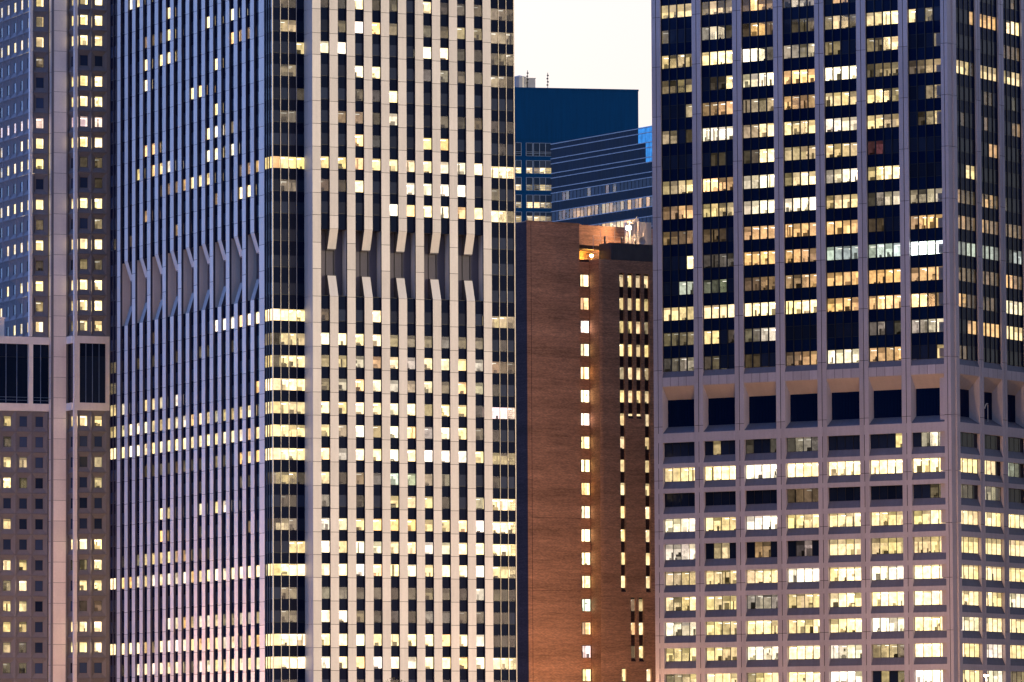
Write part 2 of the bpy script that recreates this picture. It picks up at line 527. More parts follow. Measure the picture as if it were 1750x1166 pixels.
ZB = [78.11 + 4.4 * k for k in range(17)]
WH = 2.2
UP = {  # rows from k=16 down, seven bays seen from left to right, panes left to right
 16: ['0000'] * 7, 15: ['1111', '1111', '1221', '1111', '1441', '1111', '1111'],
 14: ['7778', '4845', '3954', '3744', '0650', '1111', '1331'],
 13: ['3111', '4822', '2733', '1233', '4823', '7799', '8141'],
 12: ['6375', '8999', '9924', '5446', '4411', '4398', '0014'],
 11: ['4254', '1229', '7799', '8998', '9999', '3555', '3466'],
 10: ['1005', '4577', '4536', '7455', '7776', '8935', '0147'],
 9: ['5412', '8889', '5599', '8688', '8887', '8856', '1258'],
 8: ['1111', '1221', '2399', '6566', '7666', 'r2311', '1111'],
 7: ['5588', '9956', '6899', '4898', '5899', '6999', '0000'],
 6: ['4586', '6856', '6899', '8999', '6888', '2667', '5376'],
 5: ['o4335', 'o3221', 'o6776', 'o7776', 'o7787', 'o2211', 'o5887'],
 4: ['1119', '2232', 'o7787', 'o6755', 'c6555', 'c5777', 'c9998'],
 3: ['g1164', 'g3251', 'o3354', 'o5466', 'o7777', 'o7777', 'o6778'],
 2: ['8866', '8889', '9999', '9999', 'o7877', 'o7987', 'o9934'],
 1: ['3334', '7712', '3367', '0000', '0000', '3512', '5468'],
 0: ['2355', '2311', 'o2211', 'o3566', '8888', 'o6657', '1117']}
UPR = {16: ['0000'] * 4, 15: ['0000', '1111', '0330', '0000'], 14: ['0100', '0111', '1141', '0000'],
 13: ['o0006', 'o7777', '1399', '0000'], 12: ['o0200', '0000', 'o3434', '0000'], 11: ['8883', '7677', '6488', '0000'],
 10: ['0100', 'o2432', '1132', '0000'], 9: ['o2300', 'o2412', 'o2235', '0000'], 8: ['0000', 'o0166', '0000', '0000'],
 7: ['0088', '0000', '0000', '0000'], 6: ['o6543', 'o5574', '3111', '0000'], 5: ['o5654', 'o6654', 'o3454', '0000'],
 4: ['c5556', 'c5565', 'c2336', 'c5555'], 3: ['o4543', 'o3553', 'o6864', '0000'], 2: ['o7743', 'o3442', '8888', '0000'],
 1: ['o1267', 'o6777', '8888', '0000'], 0: ['o3421', '1221', '1122', '0000']}
HALF = {14: .55, 11: .45, 7: .36, 6: .36}
cw = Windows('curtain_window', RT, RO)
def rt_bay(k, fr, s0, s1, code, rev):
    t, lv = parse(code)
    z0 = ZB[k]
    w = (s1 - s0) / 4
    if t == 'w': t = MIX.choice('wwwwwnno')
    if not rev: lv = [max(0, q - 1) if q < 6 else q for q in lv]
    seed = rng.random()
    bl = HALF.get(k)
    if k in (7, 6) and lv.count(9) >= 3: bl = .3
    def draw(mb):
        r = random.Random(seed)
        for q in range(4):
            L = lv[q]
            i = 3 - q if rev else q     # left face: s runs right to left
            pane(mb, s0 + w * i, s0 + w * (i + 1), -.45, z0, z0 + WH, L, t, r,
                 blind=(bl if bl and L < 9 else None), clutter=.62, gain=3.0 if (k == 4 and sum(lv) > 30) else 1.0)
    cw.add(sum(lv) + (40 if not rev else 50), fr, draw)
for k in range(17):
    for i in range(7):
        s0, s1 = LB[6 - i]
        rt_bay(k, FL, s0, s1, UP[k][i], True)
    for i in range(4):
        rt_bay(k, FR, RB[i][0], RB[i][1], UPR[k][i], False)
cw.finish()
# dark spandrels, one belt per storey round both faces, and full height mullions
for k in range(17):
    mb = MB(FL)
    z0 = ZB[k] + WH; z1 = ZB[k] + 4.4 if k < 16 else RTOP - .4
    for fr, bays, end in ((FL, LB, 58.5), (FR, RB, 36.8)):
        xs = [.45] + [s0 + (s1 - s0) * q / 4 for s0, s1 in bays for q in range(5)] + [end]
        for x0, x1 in zip(xs, xs[1:]):
            g = rng.uniform(0, .006)
            mb.vq(x0, x1, -.45, z0, z1, 'spandrel_blue', (g * .4, g, g * 2), fr)
        for z in (z0, z1 - .1):
            mb.vq(.45, end, -.43, z, z + .1, 'mullion', fr=fr)
    mb.build('spandrel', RT, RO, weld=True)
for fr, bays in ((FL, LB), (FR, RB)):
    for s0, s1 in bays:
        w = (s1 - s0) / 4
        for q in range(5):
            mb = MB(fr)
            c = s0 + w * q
            a, b = (c - .09, c + .09)
            if q == 0: a = s0
            if q == 4: b = s1
            mb.box(a, b, -.55, -.3, 78.02, RTOP - .4, 'mullion')
            mb.build('mullion', RT, RO)
# plant storey: splayed openings with louvres
for fr, bays, dd in ((FL, LB, 1.8), (FR, RB, 2.05)):
    for s0, s1 in bays:
        mb = MB(fr)
        mb.face([(s0, -.42, 78.02), (s1, -.42, 78.02), (s1, -.03, 77.0), (s0, -.03, 77.0)], 'sill')
        w = (s1 - s0) / 4
        for q in range(4):
            mb.vq(s0 + w * q + .03, s0 + w * (q + 1) - .03, -.03, 75.43, 77.0, 'concrete', tone())
        mb.vq(s0, s1, -.05, 75.44, 76.99, 'backing')
        mb.box(s0, s1, -dd - 1.2, -dd - .8, 65.7, 76.8, 'backing')
        o = mb.build('plant_opening', RT, RO)
        mb = MB(fr)
        mb.face([(s0, -.03, 75.43), (s1, -.03, 75.43), (s1, -dd, 73.18), (s0, -dd, 73.18)], 'soffit')
        mb.build('soffit', o, RO)
        mb = MB(fr)
        x = s0
        while x < s1 - .1:
            mb.box(x + .02, min(x + .62, s1) - .02, -dd - .15, -dd, 68.5, 73.2, 'spandrel_blue', None, (0, 0, .003))
            x += .62
        mb.vq(s0, s1, -dd - .1, 68.5, 73.2, 'backing')
        mb.build('louver_panel', o, RO)
        mb = MB(fr)
        mb.face([(s0, -dd, 68.53), (s1, -dd, 68.53), (s1, -.03, 67.3), (s0, -.03, 67.3)], 'sill')
        mb.build('sill', o, RO)
        # splayed side walls of the opening
        for s in (s0 + .003, s1 - .003):
            mb = MB(fr)
            mb.face([(s, -.03, 67.3), (s, -.03, 75.43), (s, -dd, 73.18), (s, -dd, 68.53)], 'concrete')
            mb.build('reveal', o, RO)
# lower storeys: recessed windows over sloping sills
LW = [(63.33, 65.67), (58.99, 61.29), (54.65, 56.91), (50.26, 52.5), (45.46, 48.08), (41.08, 43.35), (36.68, 38.98), (32.37, 34.62), (27.97, 30.18), (23.6, 25.71), (19.2, 21.4)]
LO = [['1111', '1511', '2112', '2442', '1111', '1117', '1583'], ['6788', '9999', '9999', '9999', '9999', '9999', '9999'],
 ['0000', '0000', '0000', 'o2332', '0000', '0000', '1133'], ['8888', '8676', '8899', '8788', '8889', '8788', '8899'],
 ['7688', '0570', 'o0540', 'p0250', '8888', '6777', '7788'], ['6567', '7667', '7888', '8999', '8999', '9989', '9999'],
 ['7579', '7678', '4545', '6677', '8998', '9999', '9999'], ['8668', '8667', '8978', '7779', '8999', '9989', '9999'],
 ['8579', '8767', '8888', '9989', '7688', '4654', '9999'], ['4568', '8888', '5888', '9899', '9998', '1514', '9999'],
 ['1111'] * 7]
LOR = [['0000', '0000', '0000', '0000'], ['8888', '8870', 'g5530', '0000'], ['3320', '5552', '1000', '0000'], ['8888', '9898', '9988', '8888'],
 ['8878', '8888', '8888', '8888'], ['8888', '8888', '8888', '8888'], ['8898', '8988', '8888', '8888'], ['8788', '8898', '9888', '8888'],
 ['9888', '8888', '9888', '8888'], ['7888', '3888', '4344', '8888'], ['1111'] * 4]
rw = Windows('recessed_window', RT, RO)
def lo_bay(j, fr, s0, s1, code, rev):
    t, lv = parse(code)
    z0, z1 = LW[j]
    if t == 'w': t = MIX.choice('wwwwwwnn')
    seed = rng.random()
    w = (s1 - s0) / 4
    bl = {0: None, 1: 0, 4: .3, 5: .12}.get(j)
    def draw(mb):
        r = random.Random(seed)
        for q in range(4):
            i = 3 - q if rev else q
            pane(mb, s0 + w * i, s0 + w * (i + 1), -.62, z0, z1, lv[q], t, r, blind=bl, clutter=.6)
        for q in range(5):
            x = s0 + w * q
            mb.box(max(s0, x - .055), min(s1, x + .055), -.66, -.58, z0, z1, 'mullion')
        mb.box(s0, s1, -.655, -.575, z0 - .06, z0, 'mullion')
        mb.box(s0, s1, -.655, -.575, z1, z1 + .06, 'mullion')
    def sill(mb):
        mb.face([(s0, -.57, z0 - .05), (s1, -.57, z0 - .05), (s1, -.02, z0 - 1.27), (s0, -.02, z0 - 1.27)], 'sill')
    rw.add(sum(lv) + (100 - j * 2) + (0 if rev else -20), fr, draw, ('sill', sill))
for j in range(len(LW)):
    for i in range(7):
        s0, s1 = LB[6 - i]
        lo_bay(j, FL, s0, s1, LO[j][i], True)
    for i in range(4):
        lo_bay(j, FR, RB[i][0], RB[i][1], LOR[j][i], False)
    mb = MB(FL)
    zt = LW[j - 1][0] - 1.27 if j else 67.3
    zb = LW[j][1]
    for fr, bays in ((FL, LB), (FR, RB)):
        xs = [.02 if fr is FR else .02] + [x for p_ in bays for x in p_] + [bays[-1][1] + 1.2]
        for x0, x1 in zip(xs[1:], xs[2:]):
            mb.vq(x0, x1, -.02, zb + .02, zt, 'concrete', fr=fr)
            mb.face([(x0, -.02, zb + .02), (x1, -.02, zb + .02), (x1, -.7, zb + .02), (x0, -.7, zb + .02)], 'concrete', fr=fr)
        mb.vq(.7, bays[0][0], -.7, zb + .02, zt, 'concrete', fr=fr)
        mb.face([(bays[0][0], -.02, zb + .02), (bays[0][0], -.7, zb + .02), (bays[0][0], -.7, zt), (bays[0][0], -.02, zt)], 'concrete', fr=fr)
    mb.build('fascia', RT, RO, weld=True)
rw.finish()
mb = MB(FL)
for fr, bays in ((FL, LB), (FR, RB)):
    for s0, s1 in bays:
        mb.vq(s0, s1, -.3, 0, 19.0, 'concrete', fr=fr)
mb.build('base_wall', RT, RO)
mb = MB(FR)   # gooseneck arm in one plant opening
pts = []
for q in range(9):
    a = math.pi * q / 8
    pts.append((13.2 + 1.2 * q / 8, -.9, 70.2 + .9 * math.sin(a * .62)))
for p, q in zip(pts, pts[1:]):
    mb.box(min(p[0], q[0]), max(p[0], q[0]) + .05, -.95, -.87, min(p[2], q[2]) - .04, max(p[2], q[2]) + .04, 'steel_white')
mb.box(14.35, 14.45, -.97, -.86, 68.0, 70.9, 'steel_white')
mb.build('gooseneck_arm', RT, RO)

# ------------------------------------------------------------------ pale ribbed tower in the centre
rng = random.Random(11)
CO = (-36.94, 860.0, 0)
CT = thing('office_tower', CO, 'pale tower striped from top to bottom by slim white piers and narrow dark glass', 'tower')
FR = Frame(CO, 25.5)
o2 = FR.p(1.5, -3.1, 0)
FL = Frame(o2, 115.5, True)
J = {-3: 137.7, -2: 134.1, -1: 130.5}
for i, z in enumerate((126.94, 123.2, 119.82, 116.26, 112.62, 109.07, 105.52, 101.88, 98.34, 94.89)): J[i] = z
for i, z in enumerate((78.21, 74.5, 71.06, 67.45, 63.87, 60.31, 56.71, 53.01, 49.5, 45.9, 42.39, 38.88, 35.29, 31.7, 28.11, 24.61, 21.1, 17.6)): J[10 + i] = z
PLANT = [90.62, 86.54, 82.28]
CTOP = 147.0
alljoints = sorted(list(J.values()) + PLANT + [141.3, 144.9, 14, 10.4, 6.8, 3.2])
ZT, ZL = 92.75, 82.45            # top and bottom of the plant recess
RP = [(6.87 + 2.915 * j, 8.38 + 2.915 * j) for j in range(11)]
LP = [(2.88, 5.3)] + [(8.75 + 3.332 * (j - 1) - 1.55, 8.75 + 3.332 * (j - 1)) for j in range(1, 19)]
def metal_pier(fr, s0, s1, cut, deep=.35, side='jamb'):
    mb = MB(fr)
    def run(za, zb):
        mb.box(s0 + .03, s1 - .03, -deep, -.05, za, zb, 'backing', side)
        zs = [za] + [z for z in alljoints if za + .3 < z < zb - .3] + [zb]
        for a, b in zip(zs, zs[1:]):
            mb.box(s0 + .05, s1 - .05, -.3, 0, a + .035, b - .035, 'panel', 'jamb' if deep < 1 else 'panel', tone(.08))
            if deep > 1:
                mb.box(s0, s0 + .05, -deep, -.3, a + .035, b - .035, 'panel')
    if not cut:
        run(0, CTOP)
        mb.box(s0 + .02, s1 - .02, -1.8, -deep, ZL, ZT, 'panel') if deep < 1 else None
        return mb.build('pier', CT, CO)
    run(0, ZL - .1); run(ZT + .1, CTOP)
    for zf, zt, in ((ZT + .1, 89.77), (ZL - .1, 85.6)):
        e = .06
        mb.face([(s0 + .05, 0, zf), (s1 - .05, 0, zf), (s1 - .05, -1.0, zt), (s0 + .05, -1.0, zt)], 'panel' if fr is FR or zt > 87 else 'slant')  # left face's lower slopes get the darkened colour against bright skylight
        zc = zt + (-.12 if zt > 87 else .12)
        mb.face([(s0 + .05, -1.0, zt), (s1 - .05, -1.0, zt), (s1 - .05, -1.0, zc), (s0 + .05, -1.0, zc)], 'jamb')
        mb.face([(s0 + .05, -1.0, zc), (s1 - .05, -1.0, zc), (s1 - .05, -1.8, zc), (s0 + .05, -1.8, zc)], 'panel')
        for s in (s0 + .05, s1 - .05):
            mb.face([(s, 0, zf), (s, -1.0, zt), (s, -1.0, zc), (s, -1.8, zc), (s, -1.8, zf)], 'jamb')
    for s in (s0 + .1, s1 - .1):
        mb.box(s - .05, s + .05, -1.8, -1.72, 85.7, 89.7, 'backing')
    return mb.build('pier', CT, CO)
metal_pier(FR, *RP[0], False, 3.1, 'panel')
for j in range(1, 11):
    metal_pier(FR, *RP[j], j % 2 == 1)
for j in range(19):
    metal_pier(FL, *LP[j], j % 2 == 1)
for fr, pp in ((FR, RP), (FL, LP)):
    for j in range(0, len(pp) - 1, 2):
        s0 = pp[j][1] if fr is FR else pp[j][1]
        s1 = pp[j + 2][0]
        mb = MB(fr)
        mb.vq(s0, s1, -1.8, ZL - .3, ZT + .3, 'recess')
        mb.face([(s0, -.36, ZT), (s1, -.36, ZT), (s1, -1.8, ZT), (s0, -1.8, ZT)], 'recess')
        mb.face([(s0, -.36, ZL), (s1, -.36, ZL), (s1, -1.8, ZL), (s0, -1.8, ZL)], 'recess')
        mb.build('recess_wall', CT, CO)
mb = MB(FR)
mb.box(6.0, 42.6, -68, -7, 0, CTOP - .2, 'backing')
mb.vq(37.5, 42.95, -3.4, 0, 16, 'spandrel')
mb.face([(42.95, -3.1, 0), (42.95, -68, 0), (42.95, -68, CTOP), (42.95, -3.1, CTOP)], 'spandrel')
mb.box(1.6, 42.9, -69, -3.15, CTOP - .1, CTOP + .5, 'panel')
mb.box(6.9, 37.5, -3.2, .05, CTOP - .1, CTOP + .5, 'panel')
mb.build('core', CT, CO)

# right face windows, ten columns, storeys from the top
W = {-3: '0000000000', -2: '0100020100', -1: '0230101020',
 0: '2292318233', 1: '0399403354', 2: '8911119922', 3: '0099113433', 4: '1132910111', 5: '1442700323', 6: '0192008811',
 7: 'oo', 8: '3291088990', 9: '0000999989', 10: '3119000001', 11: '9989544444', 12: '5666868786', 13: '4698657485', 14: '9798895982',
 15: '8595995983', 16: '9699999988', 17: '7243765411', 18: '4121777215', 19: '8789887799', 20: '9798888799', 21: '9999998999',
 22: '4433234326', 23: '9942224333', 24: '9998899998', 25: '9999989999', 26: '1121211211', 27: '0000000000'}
W[7] = '7788888889'
WT = {(7, 0): 'y', (7, 1): 'y', (7, 2): 'o', (7, 3): 'w', (9, 8): 'o', (8, 1): 'o', (10, 0): 'o', (17, 4): 'g', (17, 5): 'g', (5, 1): 'o', (5, 2): 'o', (6, 3): 'c'}
ow = Windows('office_window', CT, CO)
def one_window(ws, fr, s0, s1, z0, z1, lv, t, key, d=-.35, blind=None, clutter=.5):
    if t == 'w': t = MIX.choice('wwwwwnnno')
    seed = rng.random()
    def draw(mb):
        pane(mb, s0, s1, d, z0, z1, lv, t, random.Random(seed), blind=blind, clutter=clutter)
    ws.add(key, fr, draw)
for r, code in W.items():
    for c in range(10):
        lv = int(code[c])
        one_window(ow, FR, RP[c][1], RP[c + 1][0], J[r] + .38, J[r] + 2.15, lv, WT.get((r, c), 'w'), lv + 3, blind=.3 if (r in (11, 12, 13) and lv < 7) else None, clutter=.6)
ow.finish()
# left face windows, eighteen columns from the far end
N = {r: ['w', [1 if rng.random() < .5 else 0 for _ in range(18)]] for r in J}
def setrow(r, **kw):
    for k, v in kw.items():
        c = int(k[1:])
        t = 'w'
        if isinstance(v, str): t, v = v[0], int(v[1:])
        N[r][1][c - 1] = (v, t)
setrow(-2, c2=9, c3=8)
setrow(-1, c7=9)
setrow(0, c4='o4', c5='o3', c6='o2', c7=9, c12=9, c15=9)
setrow(1, c4=9, c6=9, c7=9, c8='o2', c15=9, c16='o4', c17='o4')
setrow(2, c4=9, c13=9)
setrow(3, c10=9, c11=9)
setrow(4, c13=9)
setrow(5, c4=9, c5=8, c6=2, c12=9, c13=9, c14=3, c15=4)
setrow(6, c3=8, c5=8, c6=8, c7=8, c12=9, c13=9, c14=2, c15=8)
setrow(7, c6='o2', c7='o4', c8='o4', c9='o6', c10=8, c11=8, c12=8, c16='o3', c17='o5', c18='o6')
setrow(8, c4='o6', c13='o4', c16=9, c17=9)
setrow(9, c8='o4', c2='o2')
setrow(10, c13=9, c14=9, c15=9, c16=9, c17=9, c18=9, c5='o2')
setrow(11, c3=2, c5=2, c8=2, c11=3, c12=2, c15=2)
setrow(13, c1=7, c4=7, c5=7, c6=6, c8=7, c18=8)
setrow(14, c1=7, c2=9, c3=8, c4=8, c5=7, c6=6, c7=7, c8=7, c9=8, c10=8, c11=8, c12=6, c13=6, c14=6, c15=6, c16=7, c17=8, c18=2)
setrow(15, **{'c%d' % (i + 1): v for i, v in enumerate((9, 9, 9, 8, 9, 8, 9, 9, 9, 7, 8, 9, 7, 8, 8, 8, 7, 8))})
setrow(16, c6=3, c7=2, c8=3, c9=3, c10=2, c11=2, c13=4, c14=2, c16=8, c17=8, c18=8, c4=2, c5=2)
setrow(17, c16=3, c17=2, c11='o2')
setrow(18, c6=9, c7=6, c11=7, c13=8, c14=8)
setrow(19, c6=9, c7=2, c11=2, c17='o4')
setrow(20, c1=2, c3=4, c4=7, c5=7, c6=7, c7=8, c8=5, c9=6, c10=2, c11=2, c12=2)
setrow(21, **{'c%d' % (i + 1): v for i, v in enumerate((8, 8, 7, 7, 8, 8, 8, 7, 8, 7, 7, 9, 9, 8, 9, 9, 9, 9))})
setrow(23, c7=8, c8=7, c9=7, c10=6, c11=7, c12=7, c13=7, c14=4, c15=5, c16=6, c17=6, c18=5)
setrow(24, **{'c%d' % (i + 1): v for i, v in enumerate((9, 9, 9, 6, 4, 9, 9, 9, 8, 8, 8, 8, 8, 7, 8, 4, 7, 7))})
setrow(25, **{'c%d' % (i + 1): v for i, v in enumerate((2, 1, 8, 8, 8, 9, 8, 8, 3, 3, 8, 8, 8, 7, 8, 8, 8, 8))})
nw = Windows('narrow_window', CT, CO)
for r in J:
    for c in range(18):
        e = N[r][1][c]
        lv, t = e if isinstance(e, tuple) else (e, 'w')
        gidx = 17 - c
        one_window(nw, FL, LP[gidx][1], LP[gidx + 1][0], J[r] + .38, J[r] + 2.15, lv, t, lv + c * .05, clutter=.3)
nw.finish()
# glazed corner and far ends, storey by storey
CS = {-3: '0000', -2: '0110', -1: '0020', 0: '0320', 1: '0560', 2: '0116', 3: '0240', 4: '0112', 5: '0330', 6: '1111', 7: 'y8888', 8: '0440', 9: '0100', 10: '9999',
 11: '4676', 12: '7788', 13: '9999', 14: '7877', 15: '8988', 16: '9998', 17: '3572', 18: '1321', 19: '2640', 20: '0177', 21: '9999', 22: '1440', 23: '1440', 24: '9999', 25: '9999', 26: '1221', 27: '0000'}
CLs = {7: 'o567', 10: '999', 13: '778', 14: '777', 15: '888', 16: '888', 21: '567', 24: '888', 25: '888', 11: '222', 12: '333'}
ES = {-3: '000', -2: '110', -1: '221', 0: '443', 1: '555', 2: '435', 3: '552', 4: '111', 5: '212', 6: '121', 7: '999', 8: '311', 9: '995', 10: '666', 11: '121', 12: 'o543', 13: '211', 14: 'p888', 15: '211',
 16: '636', 17: '211', 18: '999', 19: '999', 20: '999', 21: '777', 22: '332', 23: '221', 24: '222', 25: '888', 26: '221', 27: '000'}
FS = {13: '77', 14: '66', 15: '99', 11: '23', 12: '33', 21: '99', 24: '99', 0: '11', 9: '12', 16: '11'}
cwn = Windows('corner_window', CT, CO); ewn = Windows('end_window', CT, CO); fwn = Windows('narrow_end_window', CT, CO)
CB = (1.52, 2.84, 4.19, 5.53, 6.9)
EB = (37.48, 38.85, 40.2, 41.55, 42.95)
rows = [(r, z) for r, z in J.items()] + [('p%d' % i, z) for i, z in enumerate(PLANT)]
for r, z in rows:
    t, lv = parse(CS.get(r, '0000'))
    t2, lv2 = parse(CLs.get(r, '001'))
    seed = rng.random()
    def draw(mb, t=t, lv=lv, t2=t2, lv2=lv2, z=z, seed=seed):
        rr = random.Random(seed)
        for q in range(4):
            pane(mb, CB[q], CB[q + 1], -3.1, z + .38, z + 2.15, lv[q], t, rr, clutter=.65)
        mb.f = FL
        for q in range(3):
            i = 2 - q
            pane(mb, .96 * i, .96 * (i + 1), -.02, z + .38, z + 2.15, lv2[q], t2, rr, clutter=.3, deep=1.2)
        mb.f = FR
    cwn.add(1, FR, draw)
    t, le = parse(ES.get(r, '111'))
    _, lf = parse(FS.get(r, '10'))
    seed = rng.random()
    def draw(mb, t=t, le=le, lf=lf, z=z, seed=seed):
        rr = random.Random(seed)
        pane(mb, EB[0], EB[1], -3.1, z + .38, z + 2.15, le[0], t, rr, clutter=.4)
        for q in range(3):
            pane(mb, EB[q + 1], EB[q + 2], -3.1, z + .38, z + 2.15, le[q], t, rr, clutter=.65)
    ewn.add(1, FR, draw)
    def draw(mb, lf=lf, z=z, seed=seed):
        rr = random.Random(seed + 1)
        for q in range(2):
            i = 1 - q
            pane(mb, 65.4 + 1.45 * i, 65.4 + 1.45 * (i + 1), -.02, z + .38, z + 2.15, lf[q], 'w', rr, deep=1.2)
    fwn.add(1, FL, draw)
cwn.finish(); ewn.finish(); fwn.finish()
# spandrels: one belt per storey round the tower
zs = sorted([z for _, z in rows], reverse=True)
def belt_run(mb, fr, xs, d, za, zc):
    for x0, x1 in zip(xs, xs[1:]):
        gg = rng.uniform(0, .003)
        mb.vq(x0, x1, d, za, zc, 'spandrel', (gg * .6, gg, gg * 1.8), fr)
    mb.vq(xs[0], xs[-1], d + .015, zc - .06, zc, 'mullion', fr=fr)
def belt_return(mb, fr, x, d0, d1, za, zc):
    mb.face([(x, d0, za), (x, d1, za), (x, d1, zc), (x, d0, zc)], 'spandrel', fr=fr)
for i, z in enumerate(zs):
    zt = z + .38
    zb = zs[i + 1] + 2.15 if i + 1 < len(zs) else 16.0
    mb = MB(FR)
    belt_run(mb, FR, list(CB), -3.1, zb, zt); belt_run(mb, FR, list(EB), -3.1, zb, zt)
    belt_run(mb, FL, [0, .95, 1.9, 2.88], -.02, zb, zt); belt_run(mb, FL, [65.4, 66.85, 68.3], -.02, zb, zt)
    plant = z in PLANT[:2]
    a_, c_ = zb, zt
    if z == J[9]: a_ = ZT
    if z == PLANT[2]: c_ = ZL
    dR, dL = (-3.1, -1.95) if plant else (-.35, -.35)
    if plant:
        belt_run(mb, FR, [CB[-1], EB[0]], -3.1, zb, zt)
    else:
        xr = [CB[-1]] + [x for q in range(10) for x in (RP[q][1], RP[q + 1][0])] + [EB[0]]
        belt_run(mb, FR, xr, -.35, a_, c_)
        belt_return(mb, FR, CB[-1], -3.1, -.35, zb, zt); belt_return(mb, FR, EB[0], -3.1, -.35, zb, zt)
    xl = [2.88] + [x for q in range(18) for x in (LP[q][1], LP[q + 1][0])] + [65.4]
    belt_run(mb, FL, xl, dL, a_, c_)
    belt_return(mb, FL, 2.88, -.02, dL, zb, zt); belt_return(mb, FL, 65.4, -.02, dL, zb, zt)
    mb.build('spandrel', CT, CO, weld=True)
mb = MB(FR)
def plain_belt(mb, za, zb):
    mb.vq(1.52, 6.87, -3.1, za, zb, 'spandrel'); mb.vq(37.52, 42.95, -3.1, za, zb, 'spandrel'); mb.vq(6.87, 37.52, -.3, za, zb, 'spandrel')
    mb.vq(6.87, 6.9, -3.1, za, zb, 'spandrel'); belt_return(mb, FR, 6.87, -3.1, -.3, za, zb); belt_return(mb, FR, 37.52, -3.1, -.3, za, zb)
    mb.vq(2.88, 68.3, -.3, za, zb, 'spandrel', fr=FL); mb.vq(0, 2.88, -.02, za, zb, 'spandrel', fr=FL); belt_return(mb, FL, 2.88, -.02, -.3, za, zb)
plain_belt(mb, CTOP - 7.2, CTOP - .1)
mb.build('crown_belt', CT, CO, weld=True)
mb = MB(FR)
plain_belt(mb, 0, 16)
mb.build('base_belt', CT, CO, weld=True)
# bright metal mullions on the glazed corners
for fr, xs, d in ((FR, (1.5, 2.84, 4.19, 5.53), -3.1), (FR, (40.2, 41.55, 42.9), -3.1), (FL, (.96, 1.92), -.02), (FL, (2.84, 66.85, 68.28, 65.45), -.02)):
    for x in xs:
        mb = MB(fr)
        wd = .07 if x in (1.5, 42.9) else .036
        mb.box(x - wd, x + wd, d, d + .16, 0, CTOP - .1, 'mullion_pale' if fr is FR else 'jamb')
        mb.build('corner_mullion', CT, CO)

# ------------------------------------------------------------------ brown precast tower on the left
rng = random.Random(5)
LO_ = (-72.62, 930.0, 0)
LT = thing('office_tower', LO_, 'brown concrete tower with small square windows in splayed panels and a pale square shaft', 'tower')
FB = Frame(LO_, 24)
FS_ = Frame(LO_, 114, True)
oA = FB.p(-6.08, -5.3, 0)
FLL = Frame(oA, 114, True)
TT = 148.0
PT = 3.415
def panel_cell(ws, fr, s0, s1, z0, z1, d, lv, t, key, win=1.33, dep=.4, blind=None):
    seed = rng.random()
    sc_ = (s0 + s1) / 2
    a, b = sc_ - win / 2, sc_ + win / 2
    za, zb = z0 + .85, z1 - .85
    e = .1
    def frame(mb):
        A = [(s0 + e, z0 + e), (s1 - e, z0 + e), (s1 - e, z1 - e), (s0 + e, z1 - e)]
        B = [(a, za), (b, za), (b, zb), (a, zb)]
        O = [(s0 + .012, z0 + .012), (s1 - .012, z0 + .012), (s1 - .012, z1 - .012), (s0 + .012, z1 - .012)]
        for i in range(4):
            j = (i + 1) % 4
            mb.face([(O[i][0], d, O[i][1]), (O[j][0], d, O[j][1]), (A[j][0], d, A[j][1]), (A[i][0], d, A[i][1])], 'precast')
            # flat lip, then the bevel
            m1 = [(x + (.1 if x < sc_ else -.1), z + (.1 if z < (z0 + z1) / 2 else -.1)) for x, z in A]
            mb.face([(A[i][0], d, A[i][1]), (A[j][0], d, A[j][1]), (m1[j][0], d - .1, m1[j][1]), (m1[i][0], d - .1, m1[i][1])], 'precast')
            mb.face([(m1[i][0], d - .1, m1[i][1]), (m1[j][0], d - .1, m1[j][1]), (B[j][0], d - dep, B[j][1]), (B[i][0], d - dep, B[i][1])], 'precast')
        mb.vq(s0, s1, d - dep - .5, z0, z1, 'backing') if lv <= 1 else None
    def window(mb):
        pane(mb, a, b, d - dep - .05, za, zb, lv, t, random.Random(seed), blind=blind, clutter=.45, pale=.09)
        for x in (a, b):
            mb.box(x - .04, x + .04, d - dep - .08, d - dep, za, zb, 'mullion')
        for z in (za, zb):
            mb.box(a + .04, b - .04, d - dep - .08, d - dep, z - .04, z + .04, 'mullion')
    ws.add(key, fr, frame, ('window', window))
fp = Windows('window_panel', LT, LO_); sp = Windows('side_window_panel', LT, LO_)
TOP = [  # P, S, Q, R, then far side nearest first
 ('9699', '67766'), ('6899', '40000'), ('9897', '67876'), ('4010', '00000'), ('0899', '00000'), ('0899', '00000'), ('p8688', 'p77676'),
 ('9899', '88006'), ('9023', '88875'), ('0012', '00000'), ('9899', '88886'), ('3014', '00000'), ('9799', '78770'), ('2043', '00000'),
 ('9899', '88080'), ('5799', '00007'), ('9488', '76800')]
for i, (f, s) in enumerate(TOP):
    z0 = 81.66 + PT * (16 - i); z1 = z0 + PT
    t, lv = parse(f); t2, l2 = parse(s)
    panel_cell(fp, FB, -5.6, -2.8, z0, z1, -5.3, lv[0], t, 20)
    panel_cell(sp, FS_, .75, 3.85, z0, z1, 0, lv[1], t, 30)
    panel_cell(fp, FB, .5, 2.93, z0, z1, 0, lv[2], t, 30)
    panel_cell(fp, FB, 2.93, 5.68, z0, z1, 0, lv[3], t, 28)
    for q in range(5):
        panel_cell(sp, FLL, 3.5 * q + .05, 3.5 * (q + 1) + .05, z0, z1, 0, l2[q], t2, 20 - q)
LOWR = ['611798', '311000', '860005', '930016', '000000', '700000', '000899', '861248', '580188', '870124', '760899', '630899', '330000', '000000']
